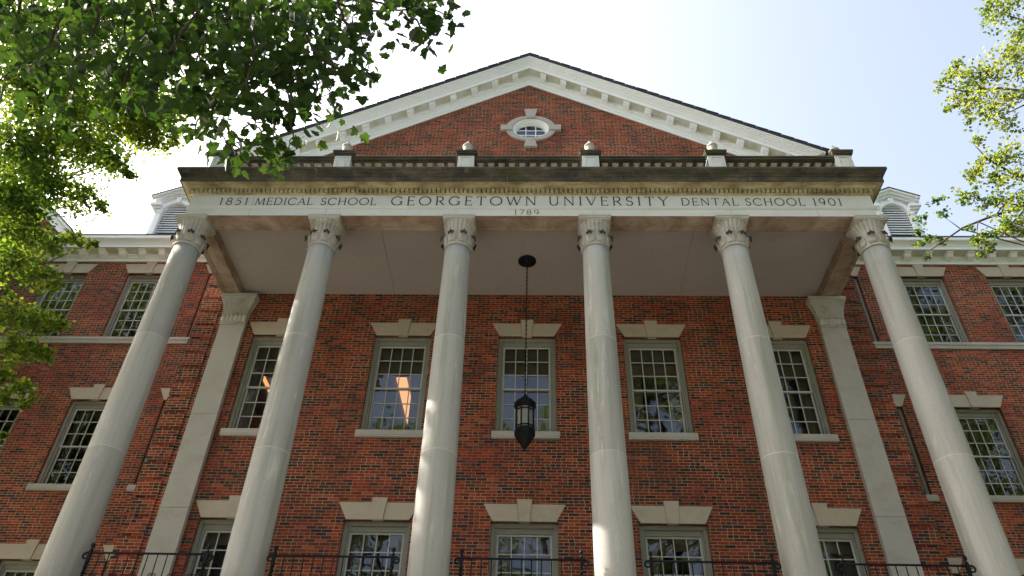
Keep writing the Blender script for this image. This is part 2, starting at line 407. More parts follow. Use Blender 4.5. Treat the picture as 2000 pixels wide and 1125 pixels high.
for x in (-3.06, -6.45):                                  # lit ceiling lamps seen through two windows
    bm = B(); box(bm, x-(.12 if x > -4 else .035), x+(.12 if x > -4 else .035), 4.6, 7.0, 10.56, 10.619); obj('ceiling_light', bm, M['lamp'], BLD)
# ---- windows
def make_window(hw, h, name='window', shade=.36, y=0):
    """local origin: bottom centre of the opening on the wall face"""
    bm = B(); t = .075; d0, d1 = .085, .19
    box(bm, -hw, -hw+t, d0, d1, .0, h); box(bm, hw-t, hw, d0, d1, .0, h); box(bm, -hw+t, hw-t, d0, d1, h-t, h); box(bm, -hw+t, hw-t, d0, d1+.02, 0, .05)
    # inner stop, stepped back
    t2 = t+.04; box(bm, -hw+t, -hw+t2, d0+.04, d1, .05, h-t); box(bm, hw-t2, hw-t, d0+.04, d1, .05, h-t); box(bm, -hw+t2, hw-t2, d0+.045, d1, h-t-.10, h-t)
    o = obj(name, bm, M['frame'], BLD, bevel=.006)
    iw = hw-t2; top = h-t-.10; bot = .05; mid = (top+bot)/2
    for k, (a, b, yy) in enumerate(((mid-.02, top, .165), (bot, mid+.02, .20))):
        bm = B(); rt = .035; bt = .035 if k == 0 else .05
        box(bm, -iw, -iw+rt, yy, yy+.035, a, b); box(bm, iw-rt, iw, yy, yy+.035, a, b); box(bm, -iw+rt, iw-rt, yy, yy+.035, b-rt, b); box(bm, -iw+rt, iw-rt, yy, yy+.035, a, a+bt)
        gw = 2*(iw-rt)/4; gh = (b-rt-a-bt)/3
        for i in (1, 2, 3): x = -iw+rt+gw*i; box(bm, x-.0095, x+.0095, yy+.004, yy+.03, a+bt, b-rt)
        for j in (1, 2): z = a+bt+gh*j; box(bm, -iw+rt, iw-rt, yy+.006, yy+.028, z-.0095, z+.0095)
        sash = obj('sash', bm, M['sash'], o, wloc(o))
        bm = B()
        for i in range(4):
            for j in range(3):
                x0 = -iw+rt+gw*i; z0 = a+bt+gh*j; tl = random.uniform(-.0012, .0012); tm = random.uniform(-.0012, .0012)
                bm.faces.new([bm.verts.new(p) for p in ((x0, yy+.017+tl, z0), (x0+gw, yy+.017-tl, z0), (x0+gw, yy+.017-tl+tm, z0+gh), (x0, yy+.017+tl+tm, z0+gh))])
        obj('pane', mesh('pane', bm, M['glass'], False), None, sash, wloc(o))
    bm = B()
    box(bm, -iw, iw, .30, .306, h*(1-shade), h-.06)
    box(bm, -iw, iw, .296, .31, h*(1-shade)-.025, h*(1-shade))
    for sx in (-1, 1):                      # gathered curtain at each side
        x = iw
        for k in range(5):
            xx = sx*(iw-.03-.045*k); box(bm, xx-.022, xx+.022, .33+.012*(k % 2), .36+.012*(k % 2), .02, h-.06)
    obj('blind', bm, M['shade'], o, wloc(o))
    return o
def make_lintel(dz):
    bm = B(); hb, ht, kb, kt, H = .582, .76, .098, .142, .334
    prism_xz(bm, [(-hb, 0), (-kb-.003, 0), (-kt*.93-.003, H), (-ht, H)], -.028, .05)
    prism_xz(bm, [(kb+.003, 0), (hb, 0), (ht, H), (kt*.93+.003, H)], -.028, .05)
    o = obj('lintel', bm, M['lint'], BLD, bevel=.006)
    bm = B(); prism_xz(bm, [(-kb, -.012), (kb, -.012), (kt, dz), (-kt, dz)], -.05, .05)
    obj('keystone', bm, M['lint'], o, wloc(o), bevel=.006)
    return o
def make_sill():
    bm = B(); prism_yz(bm, [(-.075, 0), (-.075, -.105), (-.065, -.115), (-.065, -.145), (.20, -.145), (.20, .012), (-.068, .0)], -.675, .675)
    return obj('window_sill', bm, M['stone'], BLD, bevel=.005)
wproto = make_window(HWIN, 2.36); wlow = make_window(HWIN, 2.30, shade=.16); wup = make_window(.59, 2.24, shade=.10); wwing = make_window(.59, 2.285, shade=.12)
lproto = make_lintel(.425); sproto = make_sill()
used = set()
def place(proto, loc):
    if proto.name in used: return copy_tree(proto, BLD, loc)
    used.add(proto.name); proto.location = Vector(loc)-wloc(BLD); return proto
def openings(xs, rows, y, protos, sills, lz):
    for x in xs:
        for (a, b), pr, sl in zip(rows, protos, sills):
            place(pr, (x, y, a)); place(lproto, (x, y, b))
            if sl: place(sproto, (x, y, a))
openings(WIN_X, ROWS_MAIN, D, (wproto, wlow), (1, 1), 0)
openings([s*x for s in (-1, 1) for x in WING_X], ROWS_WING, W, (wup, wwing, wwing), (0, 1, 1), 0)

# ---- wing trim: string course, cornice with brackets, roof, dormers
for s in (-1, 1):
    a, b = sorted((s*(XC+.02), s*WX))
    bm = B(); prism_yz(bm, [(W+.1, 11.95), (W-.045, 11.95), (W-.05, 12.03), (W-.075, 12.06), (W-.075, 12.13), (W+.1, 12.15)], a, b)
    obj('string_course', bm, M['stone'], BLD)
    prof = [(W+.02, 14.83), (W-.03, 14.83), (W-.03, 14.93), (W-.045, 14.94), (W-.045, 15.0), (W-.075, 15.03), (W-.075, 15.08), (W-.36, 15.08), (W-.36, 15.17), (W-.375, 15.175), (W-.38, 15.20),
            (W-.41, 15.235), (W-.46, 15.27), (W-.505, 15.29), (W-.515, 15.31), (W-.515, 15.40), (W+.02, 15.46)]
    bm = B(); prism_yz(bm, prof, a, b); cor = obj('cornice', bm, M['white'], BLD)
    bm = B(); box(bm, a+.002, b-.002, W-.352, W-.076, 15.070, 15.0790); obj('soffit', bm, M['shade_stain'], cor)
    k = 0
    while 10.475+.577*k < WX-.2 or k < 0:
        pass; k += 1
    for k in range(-5, 12):
        x = s*(10.475+.577*k)
        if XC+.2 < abs(x) < WX-.2:
            bm = B(); prism_yz(bm, [(W-.076, 15.078), (W-.30, 15.078), (W-.30, 15.035), (W-.27, 15.03), (W-.24, 15.0), (W-.20, 14.955), (W-.076, 14.915)], -.09, .09)
            box(bm, -.098, .098, W-.315, W-.076, 15.052, 15.0775)
            obj('bracket', bm, M['white'], cor, (x, 0, 0))
    bm = B(); prism_yz(bm, [(W-.53, 15.40), (W-.53, 15.435), (9.1, 18.4), (13.4, 15.5), (13.4, 15.4)], a, b)
    obj('wing_roof', bm, M['slate'], BLD)
def make_dormer(x):
    y0 = 5.3; zb = 15.6; hw = .62; zs = 17.02
    o = None
    bm = B()
    box(bm, x-hw, x-hw+.17, y0, y0+.3, zb, zs); box(bm, x+hw-.17, x+hw, y0, y0+.3, zb, zs)
    box(bm, x-hw+.03, x+hw-.03, y0+.31, y0+2.2, zb, 17.5)
    # arch spandrel: slab with round opening
    r = .40; n = 16; zc = 16.98
    arc = [(x+r*math.cos(math.pi*k/n), zc+r*math.sin(math.pi*k/n)) for k in range(n+1)]
    for k in range(n):
        (xa, za), (xb, zb2) = arc[k], arc[k+1]
        prism_xz(bm, [(xa, za), (xb, zb2), (xb, 17.48), (xa, 17.48)], y0+.02, y0+.3)
    o = obj('dormer', bm, M['white'], BLD)
    bm = B()
    for k in range(n):          # archivolt
        a0, a1 = math.pi*k/n, math.pi*(k+1)/n
        p = [(x+q*math.cos(t), zc+q*math.sin(t)) for q, t in ((r-.01, a0), (r+.12, a0), (r+.12, a1), (r-.01, a1))]
        prism_xz(bm, p, y0-.045, y0+.06)
    for sx in (-1, 1):
        a, b = sorted((x+sx*(r-.01), x+sx*(r+.12))); box(bm, a, b, y0-.045, y0+.06, zb, zc)
        a, b = sorted((x+sx*(r-.03), x+sx*(r+.15))); box(bm, a, b, y0-.06, y0-.046, zc-.05, zc+.03)
    prism_xz(bm, [(x-.055, zc+r-.03), (x+.055, zc+r-.03), (x+.085, zc+r+.2), (x-.085, zc+r+.2)], y0-.09, y0+.05)
    obj('arch_trim', bm, M['white'], o)
    bm = B()
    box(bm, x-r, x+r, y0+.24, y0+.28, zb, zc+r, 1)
    z = 15.72
    while z < zc+r-.04:
        h = r if z < zc else math.sqrt(max(0, r*r-(z-zc)**2))
        prism_yz(bm, [(y0+.06, z), (y0+.06, z+.034), (y0+.12, z+.060), (y0+.12, z+.030)], x-h, x+h); z += .098
    obj('louver', bm, [M['white'], M['dark']], o)
    # small pediment with returns
    bm = B(); za = 17.86; sl = .46
    for sx in (-1, 1):
        prism_xz(bm, [(x, za-.13), (x+sx*.78, za-.13-sl*.78), (x+sx*.78, za-.05-sl*.78), (x, za-.05)], y0-.16, y0+2.0)
        prism_xz(bm, [(x, za-.05), (x+sx*.80, za-.05-sl*.80), (x+sx*.80, za-sl*.80+.02), (x, za+.02)], y0-.22, y0+2.0)
        prism_xz(bm, [(x, za-.21), (x+sx*.70, za-.21-sl*.70), (x+sx*.70, za-.13-sl*.70), (x, za-.13)], y0-.08, y0+.3)
        a, b = sorted((x+sx*.44, x+sx*.78)); box(bm, a, b, y0-.16, y0+.3, zs+.16, zs+.26); 
        a, b = sorted((x+sx*.45, x+sx*.72)); box(bm, a, b, y0-.10, y0+.3, zs+.08, zs+.16)
        a, b = sorted((x+sx*.46, x+sx*.67)); box(bm, a, b, y0-.05, y0+.3, zs, zs+.08)
    prism_xz(bm, [(x-.46, za-.40), (x+.46, za-.40), (x, za-.20)], y0+.0, y0+.3)
    obj('pediment', bm, M['white'], o)
    bm = B()
    for sx in (-1, 1):
        prism_xz(bm, [(x, za+.02), (x+sx*.82, za-sl*.82+.02), (x+sx*.82, za-sl*.82+.05), (x, za+.05)], y0-.24, y0+2.3)
    obj('dormer_roof', bm, M['slate'], o)
for s in (-1, 1): make_dormer(s*10.83)
# gabled end pavilions
for s in (-1, 1):
    bm = B()
    xi, xo = s*13.45, s*17.4; ym = W-.02
    zc = 15.9+.93*abs(15.42-13.45); xm = s*15.42
    prism_xz(bm, [(xi, 15.47), (xo, 15.47), (xm, zc-.25)], ym, ym+3.0)
    o = obj('end_gable', bm, M['brick'], BLD)
    bm = B()
    for a in (xi-s*.02, xo+s*.02):
        prism_xz(bm, [(a, 15.47), (xm, zc-.40), (xm, zc-.10), (a, 15.77)], ym-.10, ym-.002)
        prism_xz(bm, [(a, 15.775), (xm, zc-.095), (xm, zc+.01), (a, 15.88)], ym-.24, ym+3.0)
    obj('gable_trim', bm, M['white'], o)
    bm = B()
    for a in (xi-s*.05, xo+s*.05): prism_xz(bm, [(a, 15.84), (xm, zc+.012), (xm, zc+.06), (a, 15.90)], ym-.27, ym+3.2)
    obj('gable_roof', bm, M['slate'], o)

# ---- main pediment: brick tympanum with oval window, raking cornice, roof
PX, SL = -.03, .568
def rake(z0, x): return z0-SL*abs(x-PX)
zt = 19.40; outer = [(PX-(zt-15.75)/SL, 15.75), (PX+(zt-15.75)/SL, 15.75), (PX, zt)]
OX, OZ, OA, OB = .03, 17.325, .49, .42
N_ = 48; inner = [(OX+OA*math.cos(2*math.pi*k/N_), OZ+OB*math.sin(2*math.pi*k/N_)) for k in range(N_)]
outer_d = []
for i in range(3):
    a, b = outer[i], outer[(i+1) % 3]
    for k in range(8): outer_d.append((a[0]+(b[0]-a[0])*k/8, a[1]+(b[1]-a[1])*k/8))
bm = B(); polys = [[Vector((x, z, 0)) for x, z in outer_d], [Vector((x, z, 0)) for x, z in inner[::-1]]]
flat = [v for p in polys for v in p]; vv = [bm.verts.new((p.x, D+.002, p.y)) for p in flat]
for t in tessellate_polygon(polys): bm.faces.new([vv[i] for i in t])
obj('tympanum', bm, M['brick'], BLD)
def oval_ring(bm, prof, n=N_):
    rows = [[bm.verts.new((OX+a*math.cos(2*math.pi*k/n), y, OZ+b*math.sin(2*math.pi*k/n))) for k in range(n)] for a, b, y in prof]
    for i in range(len(rows)-1):
        for k in range(n): bm.faces.new((rows[i][k], rows[i][(k+1) % n], rows[i+1][(k+1) % n], rows[i+1][k])).smooth = (i not in (0, 2))
bm = B(); oval_ring(bm, [(.69, .545, D+.03), (.69, .545, D-.045), (.665, .52, D-.055), (.51, .43, D-.055), (.50, .42, D-.045), (.50, .42, D+.05)])
ov = obj('oval_window', bm, M['stone'], BLD)
for t in range(4):
    bm = B(); a = math.pi/2*t; rx, rz = (.66, .50) ; L = .15 if t % 2 == 0 else .24
    c, s2 = round(math.cos(a)), round(math.sin(a))
    bx, bz = OX+c*.50, OZ+s2*.42; ex, ez = OX+c*.83, OZ+s2*.80; wd = .115
    if c: p = [(bx, bz-wd*.8), (ex, ez-wd), (ex, ez+wd), (bx, bz+wd*.8)]
    else: p = [(bx-wd*.85, bz), (ex-wd*1.6, ez), (ex+wd*1.6, ez), (bx+wd*.85, bz)]
    prism_xz(bm, p, D-.085, D+.03); obj('keystone', bm, M['stone'], ov, bevel=.008)
bm = B(); oval_ring(bm, [(.496, .416, D-.03), (.47, .39, D-.03), (.465, .385, D+.05), (.43, .35, D+.055), (.425, .345, D+.12), (.395, .315, D+.125), (.395, .315, D+.16)])
for x in (-.135, .135): h = .31*math.sqrt(1-(x/.395)**2); box(bm, OX+x-.013, OX+x+.013, D+.125, D+.15, OZ-h, OZ+h)
for z in (-.10, .10): h = .39*math.sqrt(1-(z/.315)**2); box(bm, OX-h, OX+h, D+.127, D+.148, OZ+z-.013, OZ+z+.013)
obj('frame', bm, M['white'], ov)
bm = B(); bm.faces.new([bm.verts.new((OX+.40*math.cos(2*math.pi*k/32), D+.14, OZ+.32*math.sin(2*math.pi*k/32))) for k in range(32)])
obj('pane', mesh('pane', bm, M['glass'], False), None, ov)
bm = B()                                             # raking cornice: (y front, y back, z low, z high at the apex)
def rk(y0, y1, a, b, xe):
    for s in (-1, 1):
        x = PX+s*xe
        prism_xz(bm, [(PX, a), (x, a-SL*xe), (x, b-SL*xe), (PX, b)], y0, y1)
for q in ((D-.030, D+.3, 19.335, 19.43, 6.9), (D-.050, D+.3, 19.43, 19.52, 6.95), (D-.062, D+.3, 19.52, 19.56, 6.95), (D-.09, D+.3, 19.56, 19.61, 7.0), (D-.11, D+.3, 19.61, 19.725, 7.0),
          (D-.335, D+.3, 19.725, 19.83, 7.25), (D-.35, D+.3, 19.83, 19.865, 7.3), (D-.375, D+.3, 19.865, 19.90, 7.32), (D-.39, D+.3, 19.90, 19.93, 7.36), (D-.415, D+.3, 19.93, 19.965, 7.4),
          (D-.44, D+.3, 19.965, 20.0, 7.45), (D-.47, D+.3, 20.0, 20.035, 7.5), (D-.50, D+.3, 20.035, 20.095, 7.58)):
    rk(*q)
rc = obj('raking_cornice', bm, M['white'], BLD)
bm = B(); rk(D-.328, D-.111, 19.712, 19.7235, 7.0); obj('soffit', bm, M['shade_stain'], rc)
for s in (-1, 1):
    for k in range(13):
        d = .405+.578*k
        x = PX+s*d; zt2 = 19.723-SL*d
        bm = B()
        def sh(xx, z): return z-SL*s*xx
        w2 = .085
        for (ya, yb, za, zb_) in ((D-.31, D-.112, -.035, 0), (D-.285, D-.112, -.085, -.036), (D-.24, D-.112, -.125, -.086)):
            prism_xz(bm, [(-w2, sh(-w2, za)), (w2, sh(w2, za)), (w2, sh(w2, zb_)), (-w2, sh(-w2, zb_))], ya, yb); w2 -= .008
        obj('bracket', bm, M['white'], rc, (x, 0, zt2))
bm = B()
for s in (-1, 1): prism_xz(bm, [(PX, 20.10), (PX+s*7.68, 20.10-SL*7.68), (PX+s*7.68, 20.155-SL*7.68), (PX, 20.155)], D-.535, 14)
for s in (-1, 1):                                      # uneven slate edge
    for k in range(26):
        x0 = .3*k; 
        prism_xz(bm, [(PX+s*x0, 20.157-SL*x0), (PX+s*(x0+.29), 20.157-SL*(x0+.29)), (PX+s*(x0+.29), 20.157+.030-SL*(x0+.29)), (PX+s*x0, 20.157+.012-SL*x0)], D-.55-random.uniform(0, .015), D+.2)
obj('roof', bm, M['slate'], BLD)
bm = B(); box(bm, -7.55, 7.55, D-.05, D+.1, 15.62, 15.82); box(bm, -7.62, 7.62, D-.10, D+.1, 15.82, 15.97)
obj('cornice', bm, M['white'], BLD)
bm = B(); prism_xz(bm, [(PX-7.6, 15.8), (PX+7.6, 15.8), (PX, 20.08)], 13.6, 13.9); obj('back_gable', bm, M['brick'], BLD)

# ---- portico base and floor
bm = B(); box(bm, -7.2, 7.2, -.75, D-.003, GZ, FLOOR-.12); box(bm, -7.3, 7.3, -.85, D-.003, FLOOR-.12, FLOOR)
obj('portico_base', bm, M['stone'], BLD)

# ---- columns
def make_column():
    bm = B(); zt, zb_ = 10.53, FLOOR+.32; prof = []; mis = []
    joints = (8.326, 6.085)
    zs = [zb_+(zt-zb_)*k/16 for k in range(17)]
    for j in joints: zs += [j-.007, j+.007]
    zs = sorted(zs)
    def rad(z): t = (z-zb_)/(zt-zb_); return .302-.052*t**1.5
    for z in zs: prof.append((rad(z), z))
    for a, b in zip(zs, zs[1:]): mis.append(1 if any(abs((a+b)/2-j) < .003 for j in joints) else 0)
    lathe(bm, prof, seg=48, mis=mis)
    o = obj('column', bm, [M['column'], M['mortar']], BLD)
    bm = B(); lathe(bm, [(.42, FLOOR), (.42, FLOOR+.12), (.40, FLOOR+.14), (.41, FLOOR+.18), (.38, FLOOR+.22), (.35, FLOOR+.24), (.355, FLOOR+.28), (.305, FLOOR+.33)], seg=40); obj('column_base', bm, M['column'], o)
    # capital: astragal, bell with upright water leaves, ring of curling leaves, square abacus
    bm = B(); n = 160; rows = []
    lathe(bm, [(.252, 10.525), (.270, 10.528), (.276, 10.542), (.270, 10.556), (.262, 10.56), (.268, 10.57), (.262, 10.582), (.25, 10.585)], seg=48)
    for i in range(15):
        t = i/14; z = 10.585+t*.56; flare = .250+.010*t+.062*max(0, (t-.66)/.34)**2
        row = []
        for k in range(n):
            th = 2*math.pi*k/n; g_ = min(1, abs(math.sin(10*th))/.62)**.8
            dep = .022*min(1, max(0, (t-.2)/.2)); tip = 0
            r = flare-dep*(1-g_)+.004*g_
            zz = z + (.018*(g_-.5) if i == 14 else 0)
            row.append(bm.verts.new((r*math.cos(th), r*math.sin(th), zz)))
        rows.append(row)
    for i in range(14):
        for k in range(n): bm.faces.new((rows[i][k], rows[i][(k+1) % n], rows[i+1][(k+1) % n], rows[i+1][k])).smooth = True
    cap = obj('capital', bm, M['cap'], o)
    bm = B()
    for q in range(8):
        th0 = 2*math.pi*(q+.5)/8; m_ = 8
        rws = []
        for i, (rr, z, wd) in enumerate(((.263, 10.59, .075), (.272, 10.66, .098), (.282, 10.73, .098), (.302, 10.79, .090), (.332, 10.822, .092), (.362, 10.806, .086), (.366, 10.742, .066))):
            rw = []
            for k in range(m_+1):
                s_ = -1+2*k/m_; lob = .78+.22*abs(math.cos(s_*math.pi*1.5)); th = th0+s_*wd*lob/rr*1.0
                rib = -.012*abs(s_)+.008*math.cos(s_*math.pi*3); sag = -.028*(abs(s_)**1.5) if i >= 3 else 0
                notch = .030*math.exp(-(s_/.25)**2) if i >= 5 else 0
                rw.append(bm.verts.new(((rr+rib)*math.cos(th), (rr+rib)*math.sin(th), z+sag+notch)))
            rws.append(rw)
        for i in range(len(rws)-1):
            for k in range(m_):
                f = bm.faces.new((rws[i][k], rws[i][k+1], rws[i+1][k+1], rws[i+1][k])); f.smooth = True; f.material_index = int(i >= 4)  # shade under the curled tips, with some stain, painted in as dark colour
    lv = obj('leaf_ring', bm, [M['cap'], M['tip_shade']], o)
    md = lv.modifiers.new('solid', 'SOLIDIFY'); md.thickness = .012; md.offset = -1
    bm = B(); a = .327
    box(bm, -a+.02, a-.02, -a+.02, .235, 11.15, 11.175); box(bm, -a+.008, a-.008, -a+.008, .245, 11.175, 11.225); box(bm, -a, a, -a, .25, 11.225, 11.2495)
    obj('abacus', bm, M['cap'], o, bevel=.006)
    return o
c0 = make_column()
for i, x in enumerate(COLX):
    if i == 0: c0.location = Vector((x, 0, 0))-wloc(BLD)
    else: copy_tree(c0, BLD, (x, 0, 0))

# ---- pilasters against the wall
def make_pilaster():
    hx = .275
    bm = B()
    for za, zb_ in ((FLOOR, 6.195), (6.20, 8.195), (8.20, 10.46)): box(bm, -hx, hx, D-.11, D, za, zb_)
    o = obj('pilaster', bm, M['stone'], BLD, bevel=.006)
    bm = B(); box(bm, -hx-.012, hx+.012, D-.125, D, 10.462, 10.50)
    # fluted bell flaring outward
    n = 11; rows = []
    for i in range(9):
        t = i/8; z = 10.50+t*.60; fl = .10*t**2.5
        row = []
        for k in range(n*4+1):
            s_ = -1+2*k/(n*4); wv = .026*abs(math.sin(s_*math.pi*n/2))*min(1, t*3)
            row.append(bm.verts.new((s_*(hx+fl), D-.115-fl*.75-wv+.01, z)))
        rows.append(row)
    for i in range(8):
        for k in range(n*4): bm.faces.new((rows[i][k], rows[i][k+1], rows[i+1][k+1], rows[i+1][k])).smooth = True
    for sx in (0, -1):
        for i in range(8):
            a, b = rows[i][sx], rows[i+1][sx]
            va, vb = bm.verts.new((a.co.x, D, a.co.z)), bm.verts.new((b.co.x, D, b.co.z)); bm.faces.new((a, b, vb, va))
    box(bm, -hx-.10, hx+.10, D-.21, D, 11.10, 11.15); box(bm, -hx-.125, hx+.125, D-.23, D, 11.15, 11.245)
    cap = obj('pilaster_capital', bm, M['cap'], o, bevel=0)
    bm = B()
    for q in range(6):
        xc = -hx+(q+.5)*2*hx/6
        rws = []
        for i, (dy, z, wd) in enumerate(((.13, 10.505, .042), (.142, 10.58, .05), (.155, 10.65, .046), (.178, 10.685, .036), (.188, 10.67, .022))):
            rws.append([bm.verts.new((xc+s_*wd, D-dy+.016*abs(s_), z-(.02*abs(s_) if i > 1 else 0))) for s_ in (-1, -.5, 0, .5, 1)])
        for i in range(4):
            for k in range(4): bm.faces.new((rws[i][k], rws[i][k+1], rws[i+1][k+1], rws[i+1][k])).smooth = True
    lv = obj('leaf_ring', bm, M['cap'], o); md = lv.modifiers.new('solid', 'SOLIDIFY'); md.thickness = .012
    return o
p0 = make_pilaster(); p0.location = Vector((-6.49, 0, 0))-wloc(BLD); copy_tree(p0, BLD, (6.60, 0, 0))

# ---- entablature
ENT = None
bm = B()                                                 # architrave, frieze
sweep_u(bm, [(0, 11.25), (0, 11.435), (.014, 11.44), (.022, 11.455), (.034, 11.475), (.036, 11.505), (.0, 11.525), (0, 11.842)], HX, FY, D)
ENT = obj('entablature', bm, M['frieze'], BLD)
bm = B(); prof = [(0, 11.842), (.012, 11.843), (.03, 11.852), (.045, 11.862), (.006, 11.864), (.006, 11.955), (.095, 11.957), (.10, 11.965), (.115, 11.985), (.14, 12.005), (.145, 12.022), (.225, 12.020), (.228, 11.998)]
sweep_u(bm, prof, HX, FY, D)
dp = .095/1.0; n = 150; x0 = -HX-.045
pitch_ = (2*HX+.09)/n
for k in range(n):
    x = x0+pitch_*(k+.5); box(bm, x-pitch_*.36, x+pitch_*.36, FY-.090, FY-.003, 11.868, 11.9545)
for s in (-1, 1):
    for k in range(28):
        y = FY+.03+pitch_*k; a, b = sorted((s*(HX+.003), s*(HX+.090)))
        if y < D-.05: box(bm, a, b, y-pitch_*.36, y+pitch_*.36, 11.868, 11.9545)
obj('dentil_course', bm, M['bed'], ENT)
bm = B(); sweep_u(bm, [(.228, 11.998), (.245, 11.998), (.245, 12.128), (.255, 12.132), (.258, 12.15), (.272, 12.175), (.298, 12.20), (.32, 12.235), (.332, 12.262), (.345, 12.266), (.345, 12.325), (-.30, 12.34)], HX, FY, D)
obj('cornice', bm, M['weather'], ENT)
bm = B(); box(bm, -HX+.28, HX-.28, FY+.28, D, 12.28, 12.335); obj('roof_deck', bm, M['metal'], ENT)
# underside of the beams with sunk panels
bm = B(); hw_i = 6.49
def beam_panel(x0, x1, y0, y1, z):
    t = .045; box(bm, x0, x1, y0, y0+t, z-.002, z+.1); box(bm, x0, x1, y1-t, y1, z-.002, z+.1); box(bm, x0, x0+t, y0+t, y1-t, z-.002, z+.1); box(bm, x1-t, x1, y0+t, y1-t, z-.002, z+.1)
    e = .085; box(bm, x0+t, x1-t, y0+t, y0+e, z+.010, z+.1); box(bm, x0+t, x1-t, y1-e, y1-t, z+.010, z+.1); box(bm, x0+t, x0+e, y0+e, y1-e, z+.010, z+.1); box(bm, x1-e, x1-t, y0+e, y1-e, z+.010, z+.1)
    box(bm, x0+e, x1-e, y0+e, y1-e, z+.028, z+.1)
YB = .155
for i in range(5):
    beam_panel(COLX[i]+.30, COLX[i+1]-.30, FY+.003, YB, 11.252)
for x in COLX: box(bm, max(-HX+.003, x-.298), min(HX-.003, x+.298), FY+.003, YB, 11.2505, 11.35)
for s in (-1, 1):
    a, b = sorted((s*hw_i, s*(HX-.003))); beam_panel(a, b, YB+.002, D-.004, 11.252)
    a, b = sorted((s*(hw_i-.02), s*(hw_i-.001))); box(bm, a, b, YB+.022, D-.004, 11.30, 11.335); a, b = sorted((s*(hw_i-.045), s*(hw_i-.001))); box(bm, a, b, YB+.046, D-.004, 11.375, 11.4195)
    a, b = sorted((s*(hw_i), s*(HX-.05))); box(bm, a, b, YB+.002, D-.004, 11.353, 11.44)
box(bm, -hw_i, hw_i, FY+.05, YB, 11.353, 11.44); box(bm, -hw_i, hw_i, YB+.001, YB+.02, 11.30, 11.335); box(bm, -hw_i, hw_i, YB+.001, YB+.045, 11.375, 11.4195)
obj('beam', bm, M['beam'], ENT)
bm = B(); xs = [-hw_i+.0, -3.02, 3.42, hw_i]
for a, b in zip(xs, xs[1:]): box(bm, a+.006, b-.006, YB+.003, D-.003, 11.42, 11.5)
box(bm, -hw_i, hw_i, YB+.003, D-.003, 11.435, 11.52)
obj('soffit', bm, M['soffit'], ENT)

